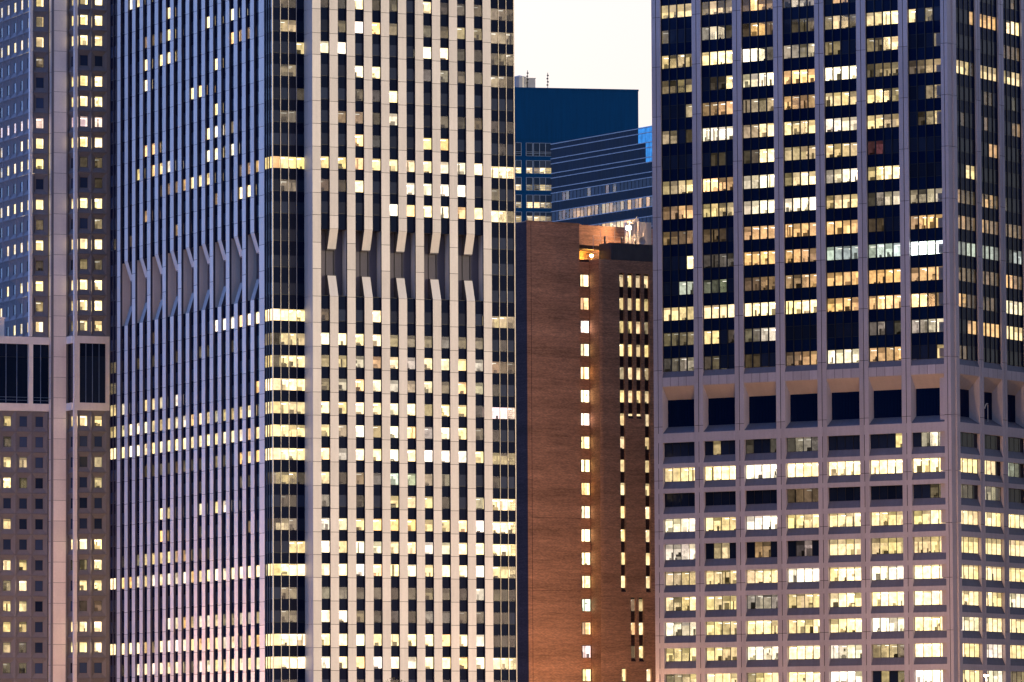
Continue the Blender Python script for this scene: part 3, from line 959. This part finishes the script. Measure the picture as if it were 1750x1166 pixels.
for i, c in enumerate(LOWR):
    lv = [int(x) for x in c]
    z1 = 69.22 - PT * i; z0 = z1 - PT
    for q in range(3):
        panel_cell(fp, FB, -11.2 + 2.8 * q, -8.4 + 2.8 * q, z0, z1, -5.3, lv[q], 'w', 19 + q, blind=.25 if 3 < lv[q] < 8 else None)
    panel_cell(sp, FS_, .75, 3.85, z0, z1, 0, lv[3], 'w', 30)
    panel_cell(fp, FB, .5, 2.93, z0, z1, 0, lv[4], 'o' if i == 9 else 'w', 30)
    panel_cell(fp, FB, 2.93, 5.68, z0, z1, 0, lv[5], 'o' if i == 9 else 'w', 28)
fp.finish(); sp.finish()
mb = MB(FB)   # square shaft with storey joints
zz = [0] + [81.66 + PT * k for k in range(-24, 19) if 0 < 81.66 + PT * k < 146] + [TT]
for a, b in zip(zz, zz[1:]):
    mb.box(-2.6, -.42, -5.6, -3.1, a + .025, b - .025, 'precast_pale', None, tone(.07))
mb.box(-2.57, -.45, -5.6, -3.14, 0, TT - .1, 'backing')
mb.build('shaft', LT, LO_)
for s0, s1, d0, d1, za, zb in ((-.08, .46, -.6, .03, 0, TT), (-6.1, -5.62, -5.9, -5.27, 81.7, TT), (-6.2, -5.45, -5.9, -5.24, 69.3, 81.6)):
    mb = MB(FB)
    zs = [za] + [z for z in zz if za + .3 < z < zb - .3] + [zb]
    for a, b in zip(zs, zs[1:]):
        mb.box(s0, s1, d0, d1, a + .02, b - .02, 'precast_pale')
    mb.build('corner_post', LT, LO_)
for za, zb in ((69.25, 70.5), (80.4, 81.62)):   # pale belts above and below the plant storey
    for q in ((-14, -2.62, -6.2, -5.25), (.47, 20, -.8, .02), (-.4, -.1, -3.2, -.6)):
        mb = MB(FB)
        mb.box(*q, za, zb, 'precast_pale')
        mb.build('belt', LT, LO_)
for s0, s1, n_, lit in ((-13.9, -6.3, 4, 0), (-5.4, -2.65, 2, 0), (.9, 5.55, 4, 1), (6.2, 11, 4, 0)):
    mb = MB(FB)
    d = -.3 if s0 > 0 else -5.6
    w = (s1 - s0) / n_
    for q in range(n_):
        mb.vq(s0 + w * q + .05, s0 + w * (q + 1) - .05, d, 70.5, 78.2, 'dark', (.012, .018, .032) if lit else (0, .002, .006))
        mb.vq(s0 + w * q + .05, s0 + w * (q + 1) - .05, d, 78.25, 80.4, 'dark', (.003, .006, .014))
        mb.box(s0 + w * q - .05, s0 + w * q + .05, d - .02, d + .08, 70.5, 80.4, 'blue_frame')
    if s0 < 0:
        for z in (71.0, 71.5):
            mb.box(s0, s1, d + .05, d + .1, z, z + .06, 'blue_frame')
    mb.build('plant_window', LT, LO_)
mb = MB(FB)
mb.box(5.55, 6.2, -.5, .02, 70.5, 80.4, 'precast_pale')
mb.box(11, 20, -.5, .01, 70.5, 80.4, 'precast')
mb.box(.46, .9, -.5, .0, 70.5, 80.4, 'precast_pale')
mb.vq(-14, -11.2, -5.32, 0, 69.2, 'precast'); mb.vq(5.68, 20, -.02, 0, TT, 'precast'); mb.vq(-14, 5.68, -6.0, 0, 21.5, 'precast')
mb.vq(-3.05, -.1, -3.15, 0, TT, 'precast')
mb.box(.4, 20, -40, -6, 0, TT - .2, 'backing'); mb.box(-1.5, .4, -40, -9.3, 0, TT - .2, 'backing'); mb.box(-14, -5.7, -40, -9, 0, 81.6, 'roof')
mb.vq(-6.1, 20, -24, 0, TT, 'precast')
mb.face([(0, -.05, 70.5), (0, -3.1, 70.5), (0, -3.1, 80.4), (0, -.05, 80.4)], 'dark', (0, .003, .01))
mb.build('core', LT, LO_)
ro_ = MB(FB)
ro_.box(-14.5, -9.85, -11, -7.2, 81.65, 84.7, 'precast_pale')
ro_.box(-14.6, -9.75, -11.1, -7.1, 84.7, 84.95, 'precast_pale')
cx = FB.p(-12, -9, 81.65)
tag(ro_.build('roof_cabin', None, cx), 'pale flat-roofed cabin on the setback roof of the brown tower', 'cabin')

# ------------------------------------------------------------------ brick building between the towers
rng = random.Random(21)
BO = (2.71, 1000.0, 0)
BB = thing('brick_building', BO, 'red-brown brick building with slit windows, between the pale striped tower and the grey tower', 'building')
FB = Frame(BO, 32)
mb = MB(FB)
mb.box(0, 11.17, -30, 0, 0, 107.35, 'brick')
mb.box(-.08, 11.22, -.5, .08, 107.25, 107.45, 'brick')
mb.box(-.06, 0, -30, -.03, 0, 107.2, 'brick_dark_shaded')  # dark skin paints in the shade the pale tower throws on this face
mb.box(.85, .93, -.1, .015, 0, 106.9, 'brick_dark_shaded')
o = mb.build('wall', BB, BO)
mb = MB(FB)
for s in range(2):
    mb.vq(.93, 11.1, .012, 54.3 - 13 * s, 54.36 - 13 * s, 'brick_dark_shaded')
mb.build('movement_joint', o, BO)
mb = MB(FB)   # slot
SLOT = [98.54 - 4.183 * i for i in range(18)] + [19.0]
mb.vq(11.0, 13.37, -3.35, 0, 101.0, 'brick'); mb.vq(15.27, 15.5, -3.35, 0, 101.0, 'brick')
for za, zb in zip([0] + SLOT[::-1], [z - 2.1 for z in SLOT[::-1]] + [101.0]):
    mb.vq(13.37, 15.27, -3.35, za, zb, 'brick')
mb.build('slot_wall', BB, BO)
for i, z in enumerate(SLOT):
    t = ['w', 'o', 'p', 'w', 'o', 'w', 'p', 'w', 'w', 'o', 'w', 'w', 'w', 'w', 'g', 'o', 'p', 'w', 'w'][i]
    mb = MB(FB)
    pane(mb, 13.42, 13.98, -3.3, z - 2.1, z, [7, 6, 8, 6, 8, 9, 8, 7, 9, 7, 8, 9, 9, 8, 6, 5, 6, 7, 7][i], t, rng, blind=0, clutter=.3, deep=.5, gain=1.7)
    pane(mb, 14.08, 15.22, -3.3, z - 2.1, z, [8, 7, 9, 8, 9, 9, 8, 8, 9, 8, 8, 9, 9, 8, 7, 8, 7, 8, 8][i], t, rng, blind=0, clutter=.3, deep=.5, gain=2.0)
    for x in (13.4, 14.03, 15.24):
        mb.box(x - .05, x + .05, -3.34, -3.22, z - 2.1, z, 'steel_dark')
    mb.box(13.35, 15.29, -3.34, -3.24, z - 2.16, z - 2.1, 'steel_dark')
    mb.box(13.35, 15.29, -3.34, -3.24, z, z + .06, 'steel_dark')
    mb.build('slot_window', BB, BO)
# right hand wall with slit channels
mb = MB(FB)
C = [(19.72 + 1.785 * i, 20.8 + 1.785 * i) for i in range(4)]
C2 = [(21.75, 22.85), (23.48, 24.58)]
ztop = 101.2
def wall_row(za, zb, holes):
    xs = 15.35
    for a, b in holes:
        mb.vq(xs, a, 0, za, zb, 'brick')
        for s in (a, b):
            mb.face([(s, 0, za), (s, -.46, za), (s, -.46, zb), (s, 0, zb)], 'brick')
        xs = b
    mb.vq(xs, 36, 0, za, zb, 'brick')
wall_row(98.9, ztop, [])
wall_row(72.6, 98.9, C)
wall_row(41.3, 72.6, [C[0], C[3]])
wall_row(40.3, 41.3, [])
wall_row(28.8, 40.3, C2)
wall_row(27.6, 28.8, [])
wall_row(0, 27.6, [C[0], C[3]])
for a, b, z in [(c[0], c[1], 98.9) for c in C] + [(c[0], c[1], 40.3) for c in C2] + [(C[0][0], C[0][1], 27.6), (C[3][0], C[3][1], 27.6)]:
    mb.face([(a, 0, z), (b, 0, z), (b, -.46, z), (a, -.46, z)], 'brick')
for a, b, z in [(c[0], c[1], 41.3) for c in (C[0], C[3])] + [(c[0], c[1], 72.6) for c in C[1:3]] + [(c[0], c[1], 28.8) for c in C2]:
    mb.face([(a, 0, z), (b, 0, z), (b, -.46, z + .5), (a, -.46, z + .5)], 'brick_dark_shaded')
SL = [98.57 - 4.183 * i for i in range(14)]
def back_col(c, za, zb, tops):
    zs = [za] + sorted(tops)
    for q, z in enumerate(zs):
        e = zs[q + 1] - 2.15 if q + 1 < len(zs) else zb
        mb.vq(c[0], c[1], -.46, z, e, 'brick_dark_shaded')
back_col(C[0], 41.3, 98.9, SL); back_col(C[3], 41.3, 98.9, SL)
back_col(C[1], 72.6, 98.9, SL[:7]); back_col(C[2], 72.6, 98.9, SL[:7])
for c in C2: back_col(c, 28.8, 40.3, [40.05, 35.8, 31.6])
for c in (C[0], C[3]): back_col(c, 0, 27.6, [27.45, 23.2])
mb.face([(15.35, 0, 0), (15.35, -3.35, 0), (15.35, -3.35, ztop), (15.35, 0, ztop)], 'brick')
mb.face([(15.35, 0, ztop), (36, 0, ztop), (36, -9, ztop), (15.35, -9, ztop)], 'roof')
mb.face([(11.17, -3.35, 101.0), (15.35, -3.35, 101.0), (15.35, -9, 101.0), (11.17, -9, 101.0)], 'roof')
mb.box(11.17, 15.35, -3.6, -3.3, 100.9, 101.3, 'brick_dark_shaded')
mb.box(16, 36, -30, -12, 0, 100, 'backing')
mb.build('slit_wall', BB, BO)
def slit(c, z, lv, t='w'):
    m2 = MB(FB)
    pane(m2, c[0] + .07, c[1] - .01, -.44, z - 2.15, z, lv, t, rng, blind=rng.choice([0, 0, .2]), clutter=.7, deep=1.4)
    m2.box(c[0] + .01, c[0] + .07, -.45, -.36, z - 2.2, z + .05, 'steel_dark')
    m2.box(c[0] + .01, c[1] - .01, -.45, -.36, z - 2.22, z - 2.15, 'steel_dark')
    m2.build('slit_window', BB, BO)
L4 = ['6767', '6676', '6774', '8867', '5775', '8776', '7776']
for i, z in enumerate(SL):
    if i < 7:
        for q in range(4): slit(C[q], z, int(L4[i][q]))
    else:
        slit(C[0], z, [7, 7, 8, 8, 8, 8, 8][i - 7]); slit(C[3], z, [6, 6, 7, 8, 7, 8, 7][i - 7])
for i, z in enumerate((40.05, 35.8, 31.6)):
    slit(C2[0], z, (4, 7, 3)[i], 'o'); slit(C2[1], z, (6, 8, 7)[i])
for z in (27.45, 23.2):
    slit(C[0], z, 8); slit(C[3], z, 8)
mb = MB(FB)   # taller back wall behind the terrace
mb.box(11.3, 36, -12, -9, 0, 108.1, 'brick')
mb.box(11.3, 36, -12.1, -8.93, 108.1, 108.25, 'brick')
mb.build('back_wall', BB, BO)
mb = MB(FB)   # ribbed metal plant screen
x = 17.99
while x < 33:
    mb.box(x, x + .3, -.3, -.12, 101.3, 104.15, 'metal_grey')
    mb.box(x + .3, x + .42, -.3, -.2, 101.3, 104.15, 'metal_grey')
    x += .42
q = -.3
while q > -3.7:
    mb.box(17.9, 18.05, q - .3, q, 101.3, 104.15, 'steel_dark'); q -= .36
mb.box(18.05, 33.3, -3.7, -.32, 101.25, 104.1, 'metal_grey')
mb.box(17.85, 33.4, -3.8, -.08, 104.15, 104.3, 'metal_grey')
mb.build('plant_screen', BB, BO)
mb = MB(FB)
mb.box(11.3, 19.6, -8.95, -5.6, 103.5, 104.2, 'brick_dark_shaded')
mb.build('canopy', BB, BO)
# rooftop railing
mb = MB(FB)
x = 17.0
while x < 33:
    mb.box(x, x + .06, -4.5, -4.44, 101.2, 107.0 if int(x) % 3 == 0 else 105.9, 'steel_white'); x += 1.55
for z in (105.1, 105.85):
    mb.box(17.0, 33, -4.5, -4.46, z, z + .06, 'steel_white')
c_ = FB.p(20, -4.5, 101.2)
tag(mb.build('railing', None, c_), 'thin pale railing along the roof of the brick building', 'railing')
# flues
for i, (s, h, w) in enumerate(((18.6, 1.3, .35), (22.2, 1.25, .3), (25.2, 1.0, .35))):
    mb = MB(FB)
    n_ = 10
    for q in range(n_):
        a0, a1 = 2 * math.pi * q / n_, 2 * math.pi * (q + 1) / n_
        mb.face([(s + w * .5 * math.cos(a0), -3 + w * .5 * math.sin(a0), 104.3), (s + w * .5 * math.cos(a1), -3 + w * .5 * math.sin(a1), 104.3), (s + w * .5 * math.cos(a1), -3 + w * .5 * math.sin(a1), 104.3 + h), (s + w * .5 * math.cos(a0), -3 + w * .5 * math.sin(a0), 104.3 + h)], 'steel_dark')
        mb.face([(s, -3, 104.3 + h + .2), (s + w * .8 * math.cos(a0), -3 + w * .8 * math.sin(a0), 104.3 + h), (s + w * .8 * math.cos(a1), -3 + w * .8 * math.sin(a1), 104.3 + h)], 'steel_dark')
    tag(mb.build('roof_vent', None, FB.p(s, -3, 104.3)), ['short dark capped vent over the corner of the ribbed metal screen, near the lower lamp', 'short dark capped vent in the middle of the metal plant screen', 'short dark capped vent beside the steel lamp frame on the brick roof'][i], 'vent', 'vents on the plant screen roof')

def flood(name, loc, aim, label, pole_z, power, colr, size=.3):
    root = thing(name, (loc[0], loc[1], pole_z), label, 'floodlight')
    f = Frame((loc[0], loc[1], 0), 0)
    mb = MB(f)
    mb.box(-.05, .05, -.05, .05, pole_z, loc[2] - .1, 'steel_dark')
    mb.build('pole', root, (loc[0], loc[1], pole_z))
    mb = MB(f)
    mb.box(-size, size, -.25, .12, loc[2] - size * .8, loc[2] + size * .8, 'steel_dark')
    mb.build('housing', root, (loc[0], loc[1], pole_z))
    mb = MB(f)
    mb.box(-size * .85, size * .85, .12, .17, loc[2] - size * .65, loc[2] + size * .65, 'lamp_orange' if colr[2] < .3 else 'lamp_warm')
    mb.build('lens', root, (loc[0], loc[1], pole_z))
    ld = bpy.data.lights.new('flood_light', 'POINT'); ld.energy = power; ld.color = colr; ld.shadow_soft_size = .25
    lo = bpy.data.objects.new('flood_light', ld); col.objects.link(lo)
    lo.parent = root; lo.location = (0, -.6, loc[2] - pole_z)
    return root
p1 = FB.p(18.3, -7.0, 102.5)
flood('floodlight', p1, None, 'small orange floodlight glowing in the brick slot terrace, lower of the two lamps', 101.0, 260, (1, .5, .08))
p2 = FB.p(25.2, -5.2, 107.75)
flood('floodlight', p2, None, 'bright warm floodlight on the steel frame above the brick roof', 101.2, 520, (1, .58, .3), .45)
# braced steel frame that carries a pale panel
mb = MB(FB)
for x in (25.6, 27.4):
    for q in (-6.4, -5.4):
        mb.box(x - .06, x + .06, q - .06, q + .06, 101.2, 109.0, 'steel_white')
for k in range(5):
    z = 103.0 + 1.4 * k
    mb.box(25.6, 27.4, -5.45, -5.37, z, z + .08, 'steel_white')
    mb.face([(25.6, -5.36, z), (25.72, -5.36, z), (27.4, -5.36, z + 1.4), (27.28, -5.36, z + 1.4)], 'steel_white')
st = thing('steel_frame', FB.p(26.5, -5.9, 101.2), 'pale braced steel frame behind the warm floodlight on the brick roof', 'steel frame')
mb.build('lattice', st, FB.p(26.5, -5.9, 101.2))
mb = MB(FB)
mb.box(25.5, 31.0, -7.0, -6.5, 103.5, 109.1, 'steel_white')
mb.build('panel', st, FB.p(26.5, -5.9, 101.2))
# dishes on the screen roof beside it
dm = MB(FB)
for k in range(10):
    a0, a1 = 2 * math.pi * k / 10, 2 * math.pi * (k + 1) / 10
    for ra, rb, qa, qb in ((0, .4, -2.2, -2.1), (.4, .75, -2.1, -1.9)):
        dm.face([(26.0 + ra * math.cos(a0), qa, 105.15 + ra * math.sin(a0)), (26.0 + rb * math.cos(a0), qb, 105.15 + rb * math.sin(a0)),
                 (26.0 + rb * math.cos(a1), qb, 105.15 + rb * math.sin(a1)), (26.0 + ra * math.cos(a1), qa, 105.15 + ra * math.sin(a1))], 'steel_white')
dm.box(25.95, 26.05, -2.4, -2.2, 104.3, 105.15, 'steel_dark')
tag(dm.build('satellite_dish', None, FB.p(26, -2.2, 104.3)), 'pale satellite dish lit by the warm lamp on the brick roof', 'dish')

# ------------------------------------------------------------------ striped glass building
rng = random.Random(31)
SO = (9.3, 1300.0, 0)
SG = thing('glass_building', SO, 'dark blue glass building with sloping pairs of pale stripes, behind the brick roof', 'building')
FG = Frame(SO, -57)
STZ = [155.05, 153.82, 151.59, 150.41, 148.18, 147.07, 144.78, 143.53, 141.43, 139.25, 136.9, 134.7, 132.4, 131.2, 128.9, 127.7]
mb = MB(FG)
s = 0
k = 0
zlev = [155.3] + STZ[1:] + [0]
while s < 62:
    w = 1.5
    for za, zb in zip(zlev[1:], zlev):
        if (za, zb) in ((136.9, 139.25), (132.4, 134.7), (141.43, 143.53)): continue
        gg = rng.uniform(0, .006)
        mk = 'sky_reflection' if (s > 35 and za > 151) or (s > 38.5 and za > 146.9) else 'spandrel_blue'  # stepped patch shaped as the sky's reflection, other panes stay dull
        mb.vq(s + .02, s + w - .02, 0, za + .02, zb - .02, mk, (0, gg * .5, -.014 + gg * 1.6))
    s += w
mb.vq(0, 62, -4, 0, 155.1, 'backing')
mb.face([(0, 0, 0), (0, -50, 0), (0, -50, 155.2), (0, 0, 155.2)], 'blue_wall')
mb.face([(62, 0, 0), (62, -50, 0), (62, -50, 155.2), (62, 0, 155.2)], 'blue_wall')
mb.face([(0, 0, 155.2), (62, 0, 155.2), (62, -50, 155.2), (0, -50, 155.2)], 'roof')
mb.build('wall', SG, SO)
for z in STZ:
    mb = MB(FG)
    mb.box(-.05, 62, -.05, .12, z - .09, z + .09, 'stripe')
    mb.build('stripe', SG, SO)
for za, zb, f in ((136.95, 139.2, lambda s: rng.choice([4, 5, 3, 6, 2, 5]) if s > 2 else 1), (132.45, 134.6, lambda s: 7 if 20 < s < 36 else rng.choice([1, 1, 3])), (141.5, 143.45, lambda s: rng.choice([0, 0, 1, 1, 3]) if 4 < s < 30 else 0)):
    s = 0
    while s < 61.5:
        mb = MB(FG)
        t = rng.choice(['w', 'o', 'o', 'w', 'o'])
        for q in range(2):
            pane(mb, s + q * 1.5 + .05, s + 1.5 + q * 1.5 - .05, -.1 + .05, za, zb, f(s + q * 1.5), t, rng, blind=rng.choice([0, 0, .3]), clutter=.8)
            mb.box(s + q * 1.5 - .05, s + q * 1.5 + .05, -.12, .02, za, zb, 'mullion')
        mb.build('window', SG, SO)
        s += 3.0

# ------------------------------------------------------------------ navy slab block far behind
rng = random.Random(41)
DO = (31.96, 1400.0, 0)
DB = thing('slab_block', DO, 'plain navy blue slab block with a blank upper wall, farthest back against the white sky', 'building')
FD = Frame(DO, 11)
mb = MB(FD)
mb.box(-60, 0, -40, -5, 0, 179.6, 'backing')
mb.vq(-60, 0, 0, 166.15, 179.6, 'blue_wall'); mb.vq(-60, -33.4, 0, 0, 166.15, 'blue_wall'); mb.vq(-13.8, 0, 0, 0, 166.15, 'blue_wall')
for a, b in ((-31.9, -31.5), (-30.0, -28.75), (-27.15, -26.85), (-22.3, -20.4), (-18.8, -18.4)):
    mb.vq(a, b, 0, 0, 166.15, 'blue_wall')
for z in (166.1, 161.7, 157.45, 153.05, 148.8, 144.5, 140.1):
    for a, b in ((-33.4, -31.9), (-31.5, -30.0), (-28.75, -27.15), (-26.85, -22.3), (-20.4, -18.8), (-18.4, -13.8)):
        mb.vq(a, b, 0, z - 4.4 if z > 141 else 0, z - 3.25, 'blue_wall')
mb.face([(0, 0, 0), (0, -40, 0), (0, -40, 179.6), (0, 0, 179.6)], 'blue_wall')
mb.box(-60.1, .1, -40.1, .1, 179.6, 180.05, 'blue_wall')
mb.box(-60, 0, -.5, .06, 167.0, 167.25, 'blue_wall')
mb.build('wall', DB, DO)
DW = [(-33.4, -31.9, 1), (-31.5, -30.0, 1), (-28.75, -27.15, 1), (-26.85, -22.3, 3), (-20.4, -18.8, 1), (-18.4, -13.8, 3)]
DR = [(166.1, '00000000'), (161.7, '68748'), (157.45, '46336'), (153.05, '45885'), (148.8, '35565'), (144.5, '36456'), (140.1, '34364')]
for z, c in DR:
    q = 0
    for s0, s1, n_ in DW:
        mb = MB(FD)
        w = (s1 - s0) / n_
        for i in range(n_):
            lv = int(c[q % len(c)]); q += 1
            low = .55 if z > 150 else .3
            a, b = s0 + w * i, s0 + w * (i + 1)
            pane(mb, a + .06, b - .06, -.02, z - 3.25, z - 3.25 * low, lv, 'w', rng, blind=0, clutter=.7)
            mb.vq(a + .06, b - .06, -.02, z - 3.25 * low, z, 'dark', (.004, .012, .03) if lv < 6 else (.02, .03, .05))
            mb.box(a - .06, a + .06, .02, .1, z - 3.25, z, 'blue_frame')
        mb.box(s1 - .06, s1 + .06, .02, .1, z - 3.25, z, 'blue_frame')
        for zz_ in (z, z - 2.25, z - 2.65, z - 3.25):
            mb.box(s0, s1, .05, .11, zz_ - .04, zz_ + .04, 'blue_frame')
        mb.build('window', DB, DO)
mb = MB(FD)
n_ = 14
for k in range(n_):
    a0, a1 = 2 * math.pi * k / n_, 2 * math.pi * (k + 1) / n_
    X = -29.6
    for ra, za, rb, zb in ((1.9, 180.0, 1.9, 183.1), (1.9, 183.1, 0, 183.6)):
        mb.face([(X + ra * math.cos(a0), -4 + ra * math.sin(a0), za), (X + ra * math.cos(a1), -4 + ra * math.sin(a1), za), (X + rb * math.cos(a1), -4 + rb * math.sin(a1), zb), (X + rb * math.cos(a0), -4 + rb * math.sin(a0), zb)], 'stripe')
tag(mb.build('water_tank', None, FD.p(-29.6, -4, 180)), 'round pale blue roof tank beside the antenna on the navy slab block', 'tank')
mb = MB(FD)
mb.box(-27.7, -25.7, -6, -3, 180.0, 182.7, 'stripe')
mb.box(-27.8, -25.6, -6.1, -2.9, 182.7, 182.85, 'stripe')
tag(mb.build('roof_cabin', None, FD.p(-26.7, -4, 180)), 'pale blue box cabin between the roof tank and the lone mast on the navy block', 'cabin')
mb = MB(FD)
mb.box(-36, -30.8, -7, -4.5, 180.0, 182.3, 'stripe')
tag(mb.build('roof_cabin', None, FD.p(-33, -5, 180)), 'low pale blue cabin beside the pale tower on the navy block roof', 'cabin')
for s, h, lab in ((-27.9, 184.6, 'dark antenna mast rising behind the tank on the navy slab roof'), (-22.75, 184.1, 'dark antenna mast standing alone on the navy slab roof')):
    an = thing('antenna', FD.p(s, -2, 180), lab, 'antenna', 'antennas on the navy roof')
    mb = MB(FD)
    mb.box(s - .07, s + .07, -2.07, -1.93, 180.0, h, 'steel_dark')
    mb.build('mast', an, FD.p(s, -2, 180))
    mb = MB(FD)
    for k in range(4):
        z = h - .5 - .8 * k
        mb.box(s - .18 - .1 * (k % 2), s + .18 + .1 * ((k + 1) % 2), -2.15, -1.98, z - .35, z, 'steel_dark')
    mb.build('aerial', an, FD.p(s, -2, 180))

# ------------------------------------------------------------------ trees in front of the pale tower
def tree(x, y, h, r, label, seed):
    rr = random.Random(seed)
    root = thing('tree', (x, y, 0), label, 'tree', 'trees at the foot of the pale tower')
    f = Frame((x, y, 0), 0)
    mb = MB(f)
    def limb(p, q, ra, rb):
        p = Vector(p); q = Vector(q); ax = (q - p).normalized()
        e1 = ax.cross(Vector((.3, .9, .1))).normalized(); e2 = ax.cross(e1)
        for k in range(7):
            a0, a1 = 2 * math.pi * k / 7, 2 * math.pi * (k + 1) / 7
            P = [p + (e1 * math.cos(a0) + e2 * math.sin(a0)) * ra, p + (e1 * math.cos(a1) + e2 * math.sin(a1)) * ra,
                 q + (e1 * math.cos(a1) + e2 * math.sin(a1)) * rb, q + (e1 * math.cos(a0) + e2 * math.sin(a0)) * rb]
            mb.face([tuple(v) for v in P], 'bark')
    limb((0, 0, 0), (0, 0, h * .6), .35, .18)
    tips = []
    for k in range(9):
        a = rr.uniform(0, 6.28); e = rr.uniform(.4, .95)
        q = (r * e * math.cos(a) * .8, r * e * math.sin(a) * .8, h * rr.uniform(.6, .92))
        limb((0, 0, h * rr.uniform(.35, .58)), q, .13, .03); tips.append(q)
    mb.build('trunk', root, (x, y, 0))
    mb = MB(f)
    for k in range(2600):
        t = rr.choice(tips)
        v = Vector((rr.gauss(0, 1), rr.gauss(0, 1), rr.gauss(0, .8))) * r * .25 + Vector(t)
        if v.z > h: v.z = h - rr.random() * 1.2
        n1 = Vector((rr.uniform(-1, 1), rr.uniform(-1, 1), rr.uniform(-1, 1))).normalized() * .13
        n2 = Vector((rr.uniform(-1, 1), rr.uniform(-1, 1), rr.uniform(-1, 1))).normalized() * .13
        mb.face([tuple(v - n1), tuple(v + n2), tuple(v + n1), tuple(v - n2)], 'leaf')
    mb.build('crown', root, (x, y, 0))
tree(-16.9, 800, 22.6, 3.6, 'wider treetop poking up at the foot of the pale striped tower', 3)
tree(-13.8, 803, 22.5, 3.0, 'narrower treetop poking up at the foot of the pale striped tower', 4)

# ------------------------------------------------------------------ street lamps along the waterfront
def street_lamp(x, y, h, label, power):
    root = thing('street_lamp', (x, y, 0), label, 'street lamp', 'tall street lamps along the waterfront')
    f = Frame((x, y, 0), 0)
    mb = MB(f)
    n_ = 8
    for k in range(n_):
        a0, a1 = 2 * math.pi * k / n_, 2 * math.pi * (k + 1) / n_
        mb.face([(.2 * math.cos(a0), .2 * math.sin(a0), 0), (.2 * math.cos(a1), .2 * math.sin(a1), 0), (.09 * math.cos(a1), .09 * math.sin(a1), h), (.09 * math.cos(a0), .09 * math.sin(a0), h)], 'steel_dark')
    mb.build('pole', root, (x, y, 0))
    mb = MB(f)
    mb.box(-.45, .45, -.3, .3, h, h + .25, 'steel_dark')
    mb.build('housing', root, (x, y, 0))
    mb = MB(f)
    mb.box(-.38, .38, -.25, .25, h - .12, h - .01, 'lamp_warm')
    mb.build('lens', root, (x, y, 0))
    ld = bpy.data.lights.new('street_light', 'POINT'); ld.energy = power; ld.color = (1.0, .50, .22); ld.shadow_soft_size = .5
    lo = bpy.data.objects.new('street_light', ld); col.objects.link(lo)
    lo.parent = root; lo.location = (0, 0, h - .5)
SLP = 13000
street_lamp(73.9, 880, 23.7, 'tall street lamp with a glaring warm head at the foot of the grey tower', SLP * .5)
for i, (x, y, pw, lab) in enumerate(((-95, 850, .5, 'street lamp before the brown tower'), (-72, 868, 1.3, 'street lamp before the glazed corner of the pale tower'), (-20, 780, .6, 'street lamp before the pale tower'), (13, 968, .62, 'street lamp before the brick building'), (46, 875, 1.7, 'street lamp before the grey tower'))):
    street_lamp(x, y, 15, 'tall warm ' + lab, SLP * pw)

# ------------------------------------------------------------------ unseen block added outside the frame to shade the grey tower's right face
NO = (103.0, 915.0, 0)
NB = thing('shade_block', NO, 'plain grey block added out of view to shade the grey tower', 'building')
FN = Frame(NO, 57.5)
mb = MB(FN)
mb.box(0, 70, -.02, 30, 0, 150, 'concrete')
mb.box(-.3, 70.3, -.3, 30.3, 150, 151, 'concrete')
mb.build('wall', NB, NO)
for k in range(30):
    mb = MB(FN)
    mb.box(2, 68, -.06, .0, 10 + 4.4 * k, 12.2 + 4.4 * k, 'dark')
    mb.build('window_band', NB, NO)
